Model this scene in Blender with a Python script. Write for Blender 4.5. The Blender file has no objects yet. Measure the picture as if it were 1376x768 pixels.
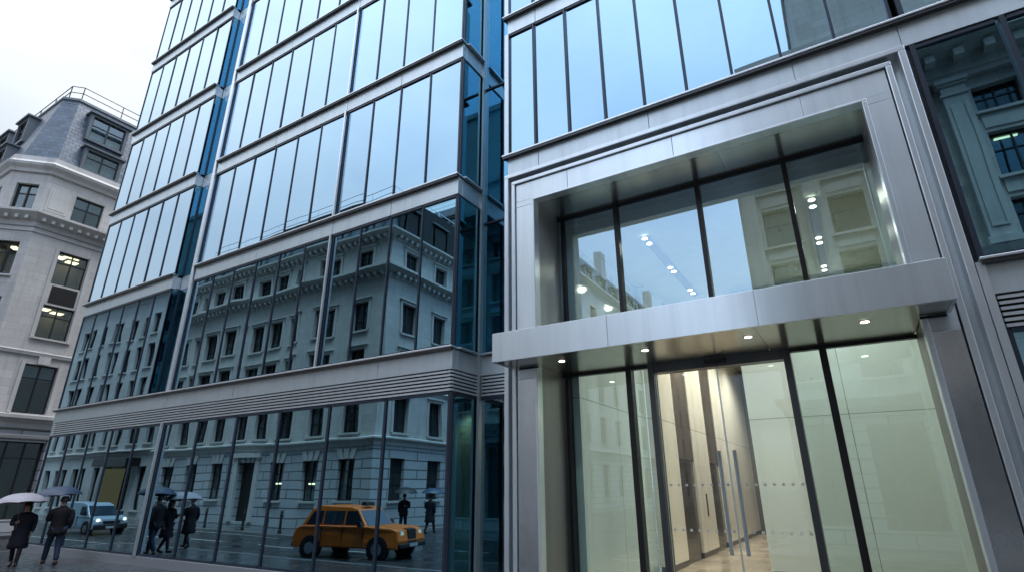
import bpy, bmesh, math, random
from mathutils import Vector, Matrix
random.seed(7)
K = 1.2121          # all architecture is laid out in units of 1.2121 m
S = bpy.context.scene
COL = S.collection
R = math.radians

# ------------------------------------------------------------------ mesh helper
class MB:
    def __init__(s, k=K): s.v = []; s.f = []; s.k = k; s.smooth = False
    def add(s, vs, fs):
        n = len(s.v); s.v += [tuple(p) for p in vs]; s.f += [tuple(i + n for i in f) for f in fs]
    def quad(s, a, b, c, d): s.add([a, b, c, d], [(0, 1, 2, 3)])
    def box(s, x0, x1, y0, y1, z0, z1):
        x0, x1 = min(x0, x1), max(x0, x1); y0, y1 = min(y0, y1), max(y0, y1); z0, z1 = min(z0, z1), max(z0, z1)
        s.add([(x0,y0,z0),(x1,y0,z0),(x1,y1,z0),(x0,y1,z0),(x0,y0,z1),(x1,y0,z1),(x1,y1,z1),(x0,y1,z1)],
              [(0,3,2,1),(4,5,6,7),(0,1,5,4),(1,2,6,5),(2,3,7,6),(3,0,4,7)])
    def hull8(s, vs):   # eight corners in box order
        s.add(vs, [(0,3,2,1),(4,5,6,7),(0,1,5,4),(1,2,6,5),(2,3,7,6),(3,0,4,7)])
    def prism(s, poly, h0, h1):     # polygon in xy (ccw), extruded in z
        n = len(poly)
        s.add([(x,y,h0) for x,y in poly] + [(x,y,h1) for x,y in poly],
              [tuple(reversed(range(n))), tuple(range(n, 2*n))] + [(i,(i+1)%n,n+(i+1)%n,n+i) for i in range(n)])
    def tube(s, pts, r, n=8, caps=True):
        pts = [Vector(p) for p in pts]; rings = []
        rs = r if isinstance(r, (list, tuple)) else [r]*len(pts)
        for i, p in enumerate(pts):
            d = (pts[min(i+1,len(pts)-1)] - pts[max(i-1,0)]).normalized()
            up = Vector((0,0,1)) if abs(d.z) < .9 else Vector((1,0,0))
            a = d.cross(up).normalized(); b = d.cross(a)
            rings.append([p + (a*math.cos(t*2*math.pi/n) + b*math.sin(t*2*math.pi/n))*rs[i] for t in range(n)])
        s.loft(rings, caps)
    def loft(s, rings, caps=True, closed=True):
        n = len(rings[0]); vs = [p for r in rings for p in r]; fs = []
        for i in range(len(rings)-1):
            for j in range(n if closed else n-1):
                k = (j+1) % n
                fs.append((i*n+j, i*n+k, (i+1)*n+k, (i+1)*n+j))
        if caps: fs += [tuple(reversed(range(n))), tuple(range((len(rings)-1)*n, len(rings)*n))]
        s.add(vs, fs)
    def disc_y(s, c, r, y0, y1, n=24):
        s.loft([[(c[0]+r*math.cos(t*2*math.pi/n), y, c[1]+r*math.sin(t*2*math.pi/n)) for t in range(n)] for y in (y0, y1)])
    # facade-frame shapes: F = (ox, oy, dx, dy); s along, d outwards
    def fp(s, F, a, d, z):
        ox, oy, dx, dy = F
        return (ox + dx*a + dy*d, oy + dy*a - dx*d, z)
    def fbox(s, F, s0, s1, d0, d1, z0, z1):
        P = lambda a, d, z: s.fp(F, a, d, z)
        s.hull8([P(s0,d1,z0),P(s1,d1,z0),P(s1,d0,z0),P(s0,d0,z0),P(s0,d1,z1),P(s1,d1,z1),P(s1,d0,z1),P(s0,d0,z1)])
    def fquad(s, F, s0, s1, d, z0, z1):
        s.quad(s.fp(F,s0,d,z0), s.fp(F,s1,d,z0), s.fp(F,s1,d,z1), s.fp(F,s0,d,z1))
    def wall(s, F, s0, s1, z0, z1, ops, dep):
        ss = sorted({s0, s1, *[o[0] for o in ops], *[o[1] for o in ops]}); ss = [a for a in ss if s0 <= a <= s1]
        zs = sorted({z0, z1, *[o[2] for o in ops], *[o[3] for o in ops]}); zs = [a for a in zs if z0 <= a <= z1]
        for i in range(len(ss)-1):
            for j in range(len(zs)-1):
                a, b, c, d = ss[i], ss[i+1], zs[j], zs[j+1]
                if not any(o[0] < (a+b)/2 < o[1] and o[2] < (c+d)/2 < o[3] for o in ops):
                    s.fquad(F, a, b, 0, c, d)
        for a, b, c, d in ops:
            P = lambda q, e, z: s.fp(F, q, e, z)
            s.quad(P(a,0,c),P(a,0,d),P(a,-dep,d),P(a,-dep,c)); s.quad(P(b,0,d),P(b,0,c),P(b,-dep,c),P(b,-dep,d))
            s.quad(P(a,0,d),P(b,0,d),P(b,-dep,d),P(a,-dep,d)); s.quad(P(b,0,c),P(a,0,c),P(a,-dep,c),P(b,-dep,c))
    def sweep(s, path, prof, cap=True):     # path in xy with outward normal (dy,-dx); prof = [(d, z)]
        n = len(path); nr = []
        for i in range(n):
            ns = []
            if i > 0: d = Vector(path[i])-Vector(path[i-1]); d.normalize(); ns.append(Vector((d.y,-d.x)))
            if i < n-1: d = Vector(path[i+1])-Vector(path[i]); d.normalize(); ns.append(Vector((d.y,-d.x)))
            m = sum(ns, Vector((0,0))); m.normalize(); nr.append(m / max(.3, m.dot(ns[0])))
        rings = [[(path[i][0]+nr[i].x*d, path[i][1]+nr[i].y*d, z) for d, z in prof] for i in range(n)]
        s.loft([list(reversed(r)) for r in rings], cap)
    def build(s, name, mat, parent=None, loc=None, bevel=0):
        me = bpy.data.meshes.new(name)
        o3 = Vector(loc) if loc else Vector((0,0,0))
        me.from_pydata([(Vector(p)-o3)*s.k for p in s.v], [], s.f)
        uv = me.uv_layers.new(name='UVMap')
        for p in me.polygons:
            nn = p.normal
            for li in p.loop_indices:
                c = (me.vertices[me.loops[li].vertex_index].co + o3*s.k)
                if abs(nn.z) > .85: uv.data[li].uv = (c.x, c.y)
                else:
                    t = Vector((-nn.y, nn.x, 0)).normalized()
                    uv.data[li].uv = (c.dot(t), c.z)
            if s.smooth: p.use_smooth = True
        me.materials.append(mat); me.update()
        ob = bpy.data.objects.new(name, me); COL.objects.link(ob)
        if loc: ob.location = o3*s.k
        if parent is not None:
            ob.parent = parent
            m = Matrix.Identity(4); q = parent
            wl = Vector((0,0,0))
            while q is not None and s.k != 1.0: wl += q.location; q = q.parent
            if wl.length > 0: ob.location = ob.location - wl
        if bevel:
            b = ob.modifiers.new('bevel', 'BEVEL'); b.width = bevel; b.segments = 2; b.limit_method = 'ANGLE'
        return ob

def thing(name, label, cat, loc=(0,0,0), group=None, k=K):
    o = bpy.data.objects.new(name, None); COL.objects.link(o); o.empty_display_size = .3
    o.location = Vector(loc)*k; o['label'] = label; o['category'] = cat
    if group: o['group'] = group
    return o
def tag(o, label, cat, group=None):
    o['label'] = label; o['category'] = cat
    if group: o['group'] = group
    return o
def struct(o): o['kind'] = 'structure'; return o
def copy_tree(o, parent=None):
    c = o.copy(); COL.objects.link(c)
    if parent is not None: c.parent = parent
    for ch in list(o.children): copy_tree(ch, c)
    return c

# ------------------------------------------------------------------ materials
def new_mat(name):
    m = bpy.data.materials.new(name); m.use_nodes = True
    nt = m.node_tree; nt.nodes.clear()
    out = nt.nodes.new('ShaderNodeOutputMaterial')
    return m, nt, out
def N(nt, t, **kw):
    n = nt.nodes.new(t)
    for k, v in kw.items():
        if k in n.inputs: n.inputs[k].default_value = v
        else: setattr(n, k, v)
    return n
def L(nt, a, b): nt.links.new(a, b)
def mixcol(nt, fac, a, b, mode='MIX'):
    m = nt.nodes.new('ShaderNodeMix'); m.data_type = 'RGBA'; m.blend_type = mode
    for sock, val in ((m.inputs[0], fac), (m.inputs[6], a), (m.inputs[7], b)):
        if hasattr(val, 'links'): L(nt, val, sock)
        else: sock.default_value = val if not isinstance(val, tuple) else (*val, 1)[:4]
    return m.outputs[2]
def ramp(nt, src, p0, p1, c0=(0,0,0), c1=(1,1,1)):
    r = nt.nodes.new('ShaderNodeValToRGB')
    r.color_ramp.elements[0].position = p0; r.color_ramp.elements[1].position = p1
    r.color_ramp.elements[0].color = (*c0, 1); r.color_ramp.elements[1].color = (*c1, 1)
    L(nt, src, r.inputs[0]); return r.outputs[0]
def uvmap(nt, scale=(1,1,1)):
    u = nt.nodes.new('ShaderNodeUVMap'); mp = nt.nodes.new('ShaderNodeMapping')
    mp.inputs['Scale'].default_value = scale
    L(nt, u.outputs[0], mp.inputs[0]); return mp.outputs[0]
def noise(nt, vec, scale, detail=3, rough=.55):
    n = nt.nodes.new('ShaderNodeTexNoise'); n.inputs['Scale'].default_value = scale
    n.inputs['Detail'].default_value = detail; n.inputs['Roughness'].default_value = rough
    L(nt, vec, n.inputs['Vector']); return n.outputs['Fac']
def simple(name, col, rough=.5, metal=0, spec=.5, var=.12, vscale=3, bump=0):
    m, nt, out = new_mat(name); p = N(nt, 'ShaderNodeBsdfPrincipled')
    uv = uvmap(nt); nz = noise(nt, uv, vscale, 4)
    c = mixcol(nt, nz, tuple(x*(1-var) for x in col), tuple(min(1, x*(1+var)) for x in col))
    L(nt, c, p.inputs['Base Color'])
    p.inputs['Roughness'].default_value = rough; p.inputs['Metallic'].default_value = metal
    p.inputs['Specular IOR Level'].default_value = spec
    if bump:
        b = N(nt, 'ShaderNodeBump'); b.inputs['Strength'].default_value = bump; b.inputs['Distance'].default_value = .01
        L(nt, noise(nt, uv, vscale*8, 4), b.inputs['Height']); L(nt, b.outputs[0], p.inputs['Normal'])
    L(nt, p.outputs[0], out.inputs[0]); return m
def emit(name, col, st):
    m, nt, out = new_mat(name); e = N(nt, 'ShaderNodeEmission'); e.inputs[0].default_value = (*col, 1); e.inputs[1].default_value = st
    L(nt, e.outputs[0], out.inputs[0]); return m
def metal(name, col, rough, aniso=0, arot=0, grain=(1,1,1), gs=.05, var=.05, met=1.0):
    m, nt, out = new_mat(name); p = N(nt, 'ShaderNodeBsdfPrincipled')
    uv = uvmap(nt, grain); fine = noise(nt, uv, 60, 3)
    big = noise(nt, uvmap(nt), .7, 3)
    oi = N(nt, 'ShaderNodeObjectInfo')
    c = mixcol(nt, big, tuple(x*(1-var) for x in col), tuple(min(1, x*(1+var)) for x in col))
    stk = noise(nt, uvmap(nt, (5, .18, 1)), 1.0, 5, .6)
    c = mixcol(nt, ramp(nt, stk, .45, .8, (0,0,0), (.5,.5,.5)), c, tuple(x*.72 for x in col))
    c = mixcol(nt, mixcol(nt, oi.outputs['Random'], (.0,.0,.0), (.12,.12,.12)), c, tuple(x*.7 for x in col))
    L(nt, c, p.inputs['Base Color']); p.inputs['Metallic'].default_value = met
    mr = N(nt, 'ShaderNodeMapRange'); mr.inputs[3].default_value = rough-gs; mr.inputs[4].default_value = rough+gs
    mm = N(nt, 'ShaderNodeMath', operation='ADD'); mm.use_clamp = False
    h = N(nt, 'ShaderNodeMath', operation='MULTIPLY'); h.inputs[1].default_value = .5; L(nt, fine, h.inputs[0])
    h2 = N(nt, 'ShaderNodeMath', operation='MULTIPLY'); h2.inputs[1].default_value = .5; L(nt, big, h2.inputs[0])
    L(nt, h.outputs[0], mm.inputs[0]); L(nt, h2.outputs[0], mm.inputs[1])
    L(nt, mm.outputs[0], mr.inputs[0]); L(nt, mr.outputs[0], p.inputs['Roughness'])
    if aniso:
        p.inputs['Anisotropic'].default_value = aniso; p.inputs['Anisotropic Rotation'].default_value = arot
        t = N(nt, 'ShaderNodeTangent', direction_type='UV_MAP'); L(nt, t.outputs[0], p.inputs['Tangent'])
    b = N(nt, 'ShaderNodeBump'); b.inputs['Strength'].default_value = .08; b.inputs['Distance'].default_value = .002
    L(nt, fine, b.inputs['Height'])
    b2 = N(nt, 'ShaderNodeBump'); b2.inputs['Strength'].default_value = .3; b2.inputs['Distance'].default_value = .02
    L(nt, big, b2.inputs['Height']); L(nt, b.outputs[0], b2.inputs['Normal']); L(nt, b2.outputs[0], p.inputs['Normal'])
    L(nt, p.outputs[0], out.inputs[0]); return m
def glass(name, refl, trans, f0, wav=.03, wscale=.5, power=4.0, rvar=.06):
    m, nt, out = new_mat(name)
    g = N(nt, 'ShaderNodeBsdfGlossy'); g.inputs['Roughness'].default_value = 0.0
    oi = N(nt, 'ShaderNodeObjectInfo')
    base = mixcol(nt, oi.outputs['Random'], tuple(x*(1-rvar) for x in refl), tuple(min(1,x*(1+rvar)) for x in refl))
    t = N(nt, 'ShaderNodeBsdfTransparent'); t.inputs[0].default_value = (*trans, 1)
    lw = N(nt, 'ShaderNodeLayerWeight')
    pw = N(nt, 'ShaderNodeMath', operation='POWER'); L(nt, lw.outputs['Facing'], pw.inputs[0]); pw.inputs[1].default_value = power
    L(nt, mixcol(nt, pw.outputs[0], base, (.96,.98,1.0)), g.inputs[0])   # the tint fades towards grazing angles
    mr = N(nt, 'ShaderNodeMapRange'); L(nt, pw.outputs[0], mr.inputs[0]); mr.inputs[3].default_value = f0; mr.inputs[4].default_value = 1
    b = N(nt, 'ShaderNodeBump'); b.inputs['Strength'].default_value = wav; b.inputs['Distance'].default_value = .05
    geo = N(nt, 'ShaderNodeNewGeometry')
    L(nt, noise(nt, geo.outputs['Position'], wscale, 1), b.inputs['Height'])
    L(nt, b.outputs[0], g.inputs['Normal'])
    mx = N(nt, 'ShaderNodeMixShader'); L(nt, mr.outputs[0], mx.inputs[0]); L(nt, t.outputs[0], mx.inputs[1]); L(nt, g.outputs[0], mx.inputs[2])
    L(nt, mx.outputs[0], out.inputs[0]); return m
def stone(name, col, bw=.95, bh=.42, mortar=.006, depth=.3, dirt=.35, rusticated=False):
    m, nt, out = new_mat(name); p = N(nt, 'ShaderNodeBsdfPrincipled'); p.inputs['Roughness'].default_value = .85
    p.inputs['Specular IOR Level'].default_value = .25
    uv = uvmap(nt)
    br = N(nt, 'ShaderNodeTexBrick'); L(nt, uv, br.inputs['Vector'])
    br.inputs['Scale'].default_value = 1; br.inputs['Brick Width'].default_value = bw; br.inputs['Row Height'].default_value = bh
    br.inputs['Mortar Size'].default_value = mortar; br.inputs['Mortar Smooth'].default_value = .3
    br.inputs['Color1'].default_value = (*[x*1.07 for x in col], 1); br.inputs['Color2'].default_value = (*[x*.9 for x in col], 1)
    br.inputs['Mortar'].default_value = (*[x*(.22 if rusticated else .55) for x in col], 1)
    n1 = noise(nt, uv, .35, 6, .6)
    st = noise(nt, uvmap(nt, (2.2, .22, 1)), 1.2, 5, .65)
    n2 = noise(nt, uv, 9, 5, .7)
    c = mixcol(nt, ramp(nt, n1, .35, .7), br.outputs['Color'], mixcol(nt, .6, br.outputs['Color'], tuple(x*.72 for x in col)))
    c = mixcol(nt, ramp(nt, st, .52, .78, (0,0,0), (dirt,dirt,dirt)), c, (.16,.155,.15))
    c = mixcol(nt, .22, c, mixcol(nt, n2, (.25,.25,.25), (1,1,1)), 'MULTIPLY')
    L(nt, c, p.inputs['Base Color'])
    b = N(nt, 'ShaderNodeBump'); b.inputs['Strength'].default_value = .5 if not rusticated else .8; b.inputs['Distance'].default_value = .012 if not rusticated else .04
    hh = mixcol(nt, .75, n2, br.outputs['Fac'])
    b.invert = True; L(nt, hh, b.inputs['Height']); L(nt, b.outputs[0], p.inputs['Normal'])
    L(nt, p.outputs[0], out.inputs[0]); return m
def slate_mat():
    m, nt, out = new_mat('blue_grey_slate'); p = N(nt, 'ShaderNodeBsdfPrincipled'); p.inputs['Roughness'].default_value = .42
    uv = uvmap(nt); br = N(nt, 'ShaderNodeTexBrick'); L(nt, uv, br.inputs['Vector'])
    br.inputs['Scale'].default_value = 1; br.inputs['Brick Width'].default_value = .36; br.inputs['Row Height'].default_value = .26
    br.inputs['Mortar Size'].default_value = .016; br.inputs['Mortar Smooth'].default_value = .6; br.inputs['Bias'].default_value = .1
    br.inputs['Color1'].default_value = (.10,.145,.20,1); br.inputs['Color2'].default_value = (.05,.078,.115,1); br.inputs['Mortar'].default_value = (.018,.024,.03,1)
    n1 = noise(nt, uv, .5, 5)
    L(nt, mixcol(nt, ramp(nt, n1, .3, .75), br.outputs['Color'], mixcol(nt, .5, br.outputs['Color'], (.12,.15,.18))), p.inputs['Base Color'])
    b = N(nt, 'ShaderNodeBump'); b.invert = True; b.inputs['Strength'].default_value = .8; b.inputs['Distance'].default_value = .02
    L(nt, br.outputs['Fac'], b.inputs['Height']); L(nt, b.outputs[0], p.inputs['Normal'])
    L(nt, p.outputs[0], out.inputs[0]); return m
def paving_mat(name, col, bw, bh, wet=.25):
    m, nt, out = new_mat(name); p = N(nt, 'ShaderNodeBsdfPrincipled')
    uv = uvmap(nt); br = N(nt, 'ShaderNodeTexBrick'); L(nt, uv, br.inputs['Vector'])
    br.inputs['Scale'].default_value = 1; br.inputs['Brick Width'].default_value = bw; br.inputs['Row Height'].default_value = bh
    br.inputs['Mortar Size'].default_value = .006; br.inputs['Color1'].default_value = (*[x*1.12 for x in col],1)
    br.inputs['Color2'].default_value = (*[x*.88 for x in col],1); br.inputs['Mortar'].default_value = (*[x*.4 for x in col],1)
    n1 = noise(nt, uv, .8, 5, .6); n2 = noise(nt, uv, 30, 4, .7)
    L(nt, mixcol(nt, .4, br.outputs['Color'], mixcol(nt, n2, (.4,.4,.4), (1,1,1)), 'MULTIPLY'), p.inputs['Base Color'])
    mr = N(nt, 'ShaderNodeMapRange'); L(nt, n1, mr.inputs[0]); mr.inputs[1].default_value = .35; mr.inputs[2].default_value = .65
    mr.inputs[3].default_value = wet*.45; mr.inputs[4].default_value = wet*1.6; L(nt, mr.outputs[0], p.inputs['Roughness'])
    b = N(nt, 'ShaderNodeBump'); b.invert = True; b.inputs['Strength'].default_value = .35; b.inputs['Distance'].default_value = .008
    L(nt, mixcol(nt, .3, br.outputs['Fac'], n2), b.inputs['Height']); L(nt, b.outputs[0], p.inputs['Normal'])
    L(nt, p.outputs[0], out.inputs[0]); return m
def panel_mat(name, col, rough=.12, bw=1.5, bh=3.8, grain=.06, coat=.3):
    m, nt, out = new_mat(name); p = N(nt, 'ShaderNodeBsdfPrincipled'); p.inputs['Roughness'].default_value = rough
    uv = uvmap(nt); br = N(nt, 'ShaderNodeTexBrick'); L(nt, uv, br.inputs['Vector']); br.offset = 0
    br.inputs['Scale'].default_value = 1; br.inputs['Brick Width'].default_value = bw; br.inputs['Row Height'].default_value = bh
    br.inputs['Mortar Size'].default_value = .009; br.inputs['Color1'].default_value = (*col,1); br.inputs['Color2'].default_value = (*[x*.95 for x in col],1)
    br.inputs['Mortar'].default_value = (*[x*.35 for x in col],1)
    g = noise(nt, uvmap(nt, (14, .5, 1)), 2, 4)
    L(nt, mixcol(nt, grain*2, br.outputs['Color'], mixcol(nt, g, (.3,.3,.3), (1,1,1)), 'MULTIPLY'), p.inputs['Base Color'])
    p.inputs['Coat Weight'].default_value = coat; p.inputs['Coat Roughness'].default_value = .05
    L(nt, p.outputs[0], out.inputs[0]); return m

def pane_mat():
    m, nt, out = new_mat('window_pane_with_rooms_behind'); p = N(nt, 'ShaderNodeBsdfPrincipled'); p.inputs['Roughness'].default_value = .03
    p.inputs['Specular IOR Level'].default_value = .9
    oi = N(nt, 'ShaderNodeObjectInfo'); g = N(nt, 'ShaderNodeNewGeometry')
    rr = nt.nodes.new('ShaderNodeValToRGB'); rr.color_ramp.interpolation = 'CONSTANT'
    e = rr.color_ramp.elements; e[0].position = 0; e[0].color = (.02,.03,.034,1); e[1].position = .45; e[1].color = (.06,.08,.085,1)
    e2 = e.new(.7); e2.color = (.15,.18,.185,1); e3 = e.new(.88); e3.color = (.035,.045,.05,1)
    L(nt, oi.outputs['Random'], rr.inputs[0])
    nz = noise(nt, uvmap(nt, (1.2,.5,1)), 1.6, 4)
    L(nt, mixcol(nt, ramp(nt, nz, .4, .62), rr.outputs[0], (.02,.026,.03)), p.inputs['Base Color'])
    L(nt, p.outputs[0], out.inputs[0]); return m
M = {}
M['blue_glass'] = glass('blue_tinted_glass', (.44,.68,.85), (.07,.30,.36), .73, wav=.09, wscale=.5, power=2.5)
M['dim_lower_glass'] = glass('dimmed_teal_lower_glass', (.33,.61,.76), (.05,.26,.33), .74, wav=.09, wscale=.5, power=2.8)  # copy of the blue glass, darker and tealer to paint in dimmer street reflections
M['teal_glass'] = glass('teal_side_glass', (.28,.68,.84), (.16,.62,.78), .42, wav=.03)
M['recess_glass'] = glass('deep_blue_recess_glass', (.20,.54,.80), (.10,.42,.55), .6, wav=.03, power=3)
M['entry_glass'] = glass('entrance_glass', (.60,.84,1.0), (.70,.85,.80), .54, wav=.015, wscale=.35, power=3.0, rvar=.01)
M['door_glass'] = glass('clear_door_glass', (.80,.95,1.0), (.90,.94,.90), .07, wav=.01, wscale=.35, power=3.5, rvar=.01)
M['side_glass'] = glass('pale_green_fixed_glass', (.68,.94,1.0), (.76,.89,.87), .20, wav=.012, wscale=.35, power=3.2, rvar=.01)
M['clear_glass'] = glass('clear_window_glass', (.72,.86,.92), (.62,.74,.74), .18, wav=.04, wscale=.6, power=3.5)
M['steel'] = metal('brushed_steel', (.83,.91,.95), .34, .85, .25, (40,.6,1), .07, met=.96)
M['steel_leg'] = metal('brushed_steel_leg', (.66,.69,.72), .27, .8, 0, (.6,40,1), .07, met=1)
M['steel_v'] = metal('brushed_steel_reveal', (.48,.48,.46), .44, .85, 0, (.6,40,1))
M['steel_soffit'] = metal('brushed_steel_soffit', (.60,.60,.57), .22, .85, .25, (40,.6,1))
M['alu'] = metal('satin_aluminium', (.69,.77,.805), .42, 0, 0, (1,1,1), .05, .06, met=.7)
M['alu_light'] = metal('silver_trim', (.82,.88,.92), .34, met=.75)
M['steel_dark'] = metal('dark_bronze_grey_metal', (.10,.105,.11), .35)
M['mullion'] = simple('dark_grey_mullion', (.035,.05,.075), .35, .2, .5, .1)
M['black'] = simple('black_profile', (.006,.006,.007), .35)
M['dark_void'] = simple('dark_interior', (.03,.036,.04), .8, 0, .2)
M['office_wall'] = simple('office_core_wall', (.16,.19,.2), .8)
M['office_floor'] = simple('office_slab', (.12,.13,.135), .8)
M['blind'] = simple('pale_vertical_blind', (.6,.62,.62), .8)
M['stone'] = stone('portland_stone', (.62,.605,.58))
M['stone_trim'] = stone('portland_stone_trim', (.62,.61,.59), 1.6, 3, .004)
M['stone_rust'] = stone('rusticated_portland_stone', (.52,.545,.57), 2.4, .5, .04, dirt=.3, rusticated=True)
M['stone_plain'] = stone('pale_render_stone', (.54,.57,.58), 2.2, 1.1, .004)
M['slate'] = slate_mat()
M['lead'] = simple('lead_sheet', (.10,.12,.14), .45, 0, .5, .2, 2)
M['win_frame'] = simple('dark_window_frame', (.018,.02,.024), .4)
M['dark_pane'] = pane_mat()
M['bronze_panel'] = simple('dark_bronze_panel', (.02,.018,.017), .4, .3)
M['room_wall'] = simple('office_room_wall', (.24,.22,.18), .8)
M['blind_dark'] = simple('grey_roller_blind', (.22,.28,.30), .8)
M['lit'] = emit('lit_ceiling_light', (1,.82,.48), 1.8)
M['lit_white'] = emit('lit_white_light', (1,.93,.8), 6)
M['lit_room'] = emit('lit_shop_interior', (1,.78,.4), .06)
M['plinth'] = simple('grey_granite_plinth', (.30,.31,.32), .22, 0, .5, .15, 12)
M['asphalt'] = paving_mat('wet_asphalt', (.035,.037,.04), 400, 400, .3)
M['paving'] = paving_mat('wet_paving', (.10,.105,.11), .9, .6, .22)
M['kerb'] = simple('granite_kerb', (.25,.25,.25), .3, 0, .5, .15, 8)
M['paint'] = simple('road_paint', (.7,.7,.68), .4)
M['cream'] = panel_mat('cream_wall_panel', (.88,.85,.74), .25, 1.9, 3.76)
M['brown'] = panel_mat('brown_stone_panel', (.10,.085,.072), .3, 6, 3.76, .12)
M['lift'] = panel_mat('dark_lift_door', (.05,.043,.037), .25, 3, 30)
M['white_panel'] = panel_mat('white_glass_panel', (.77,.87,.86), .08, 4.2, 3.76, .02, .6)
M['lobby_ceiling'] = simple('lobby_ceiling_paint', (.72,.74,.68), .8)
M['lobby_floor'] = paving_mat('travertine_floor', (.50,.42,.32), 1.0, 1.0, .16)
M['skirt'] = simple('dark_skirting', (.07,.06,.05), .3)
M['chrome'] = metal('steel_handle', (.55,.63,.70), .32, met=.65)
M['track'] = simple('dark_light_track', (.12,.125,.13), .5)
M['frost'] = simple('frosted_dot', (.75,.78,.76), .6)

# ------------------------------------------------------------------ ground
def flat(name, poly, z0, z1, mat):
    mb = MB(); mb.prism(poly, z0, z1); return struct(mb.build(name, mat))
mb = MB(); mb.prism([(-600,-600),(600,-600),(600,600),(-600,600)], -1.0, -.104); struct(mb.build('road', M['asphalt']))
flat('pavement', [(-21.5,4.95),(60,4.95),(60,12),(-21.5,40)], -.098, 0, M['paving'])
flat('pavement', [(-90,4.95),(-32.15,4.95),(-29,6.2),(-29,40),(-90,40)], -.098, 0, M['paving'])
flat('pavement', [(-120,-60),(-17.2,-60),(-17.2,-.4),(-120,-.4)], -.098, 0, M['paving'])
flat('pavement', [(-2.8,-40),(60,-40),(60,-.4),(-2.8,-.4)], -.098, 0, M['paving'])
mb = MB(); mb.box(-21.6,60,4.8,4.95,-.104,.004); mb.box(-21.65,-21.5,4.8,40,-.104,.0035); struct(mb.build('kerb', M['kerb']))
mb = MB(); mb.box(-120,-17.05,-.4,-.25,-.104,.004); mb.box(-17.2,-17.05,-60,-.4,-.104,.0035); struct(mb.build('kerb', M['kerb']))
mb = MB(); mb.box(-2.95,60,-.4,-.25,-.104,.004); struct(mb.build('kerb', M['kerb']))
mb = MB()
for i in range(40): mb.box(-110+i*4, -108.2+i*4, 2.2, 2.28, -.104, -.1)
mb.box(-110,50,4.55,4.6,-.104,-.1); mb.box(-110,-20,-.05,0,-.104,-.1)
struct(mb.build('road_marking', M['paint']))

# ------------------------------------------------------------------ the glass office building
OB = thing('office_building', 'modern glass office building with blue reflective curtain walls and a steel framed entrance portal', 'building', (-5,7.6,0))
LV = [4.04, 7.55, 10.97, 14.39, 17.81, 21.23, 24.65]
FY = 7.6
def part(mb, name, mat, parent=OB, **kw): return mb.build(name, mat, parent, **kw)

def pane(par, x0, x1, z0, z1, y, mat, name='pane'):
    t = [random.uniform(-.0034,.0034) for _ in range(3)]
    mb = MB(); mb.quad((x0,y+t[0]-t[1],z0),(x1,y-t[0]-t[1],z0),(x1,y-t[0]+t[1],z1),(x0,y+t[0]+t[1],z1))
    return part(mb, name, mat, par)

def band(xs, z0, z1, y=FY, mat='blue_glass', wide=.03, fin=.012, edge='mullion', split=True):
    """one window band: frame with mullions, each pane a piece of its own"""
    fr = MB()
    for i, x in enumerate(xs):
        w = wide
        a, b = x - w/2, x + w/2
        if i == 0: a, b = x, x + w
        if i == len(xs)-1: a, b = x - w, x
        fr.box(a, b, y-fin, y+.06, z0, z1)
    for i in range(len(xs)-1):
        fr.box(xs[i]+wide, xs[i+1]-wide, y-.02, y+.06, z0, z0+.045); fr.box(xs[i]+wide, xs[i+1]-wide, y-.02, y+.06, z1-.045, z1)
    w = part(fr, 'window', M[edge])
    if split:
        for i in range(len(xs)-1): pane(w, xs[i], xs[i+1], z0+.002, z1-.002, y+.012, M[mat])
    else:
        pane(w, xs[0], xs[-1], z0+.002, z1-.002, y+.012, M[mat])
    return w
def spandrel(x0, x1, zt, y=FY, seams=(), ledge=True, h=.40, lx=(0,0)):
    """aluminium spandrel below the ledge whose top is zt"""
    mb = MB(); cuts = [x0, *seams, x1]
    for i in range(len(cuts)-1): mb.box(cuts[i]+.006, cuts[i+1]-.006, y-.03, y+.12, zt-h-.03, zt-.06)
    mb.box(x0+.02, x1-.02, y+.0, y+.3, zt-h+.0, zt-.07)
    sp = part(mb, 'spandrel', M['alu'])
    if ledge:
        lb = MB(); lb.box(x0-lx[0], x1+lx[1], y-.125, y+.1, zt-.034, zt)
        part(lb, 'ledge', M['alu_light'], sp, bevel=.008)
        lb = MB(); lb.box(x0-lx[0]+.01, x1+lx[1]-.01, y-.11, y-.031, zt-.075, zt-.036)
        part(lb, 'underside_shade', M['steel_dark'], sp)  # dark strip put in as the shade under the ledge
    return sp
def xs_of(a, b, n): return [a + (b-a)*i/n for i in range(n+1)]

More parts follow.
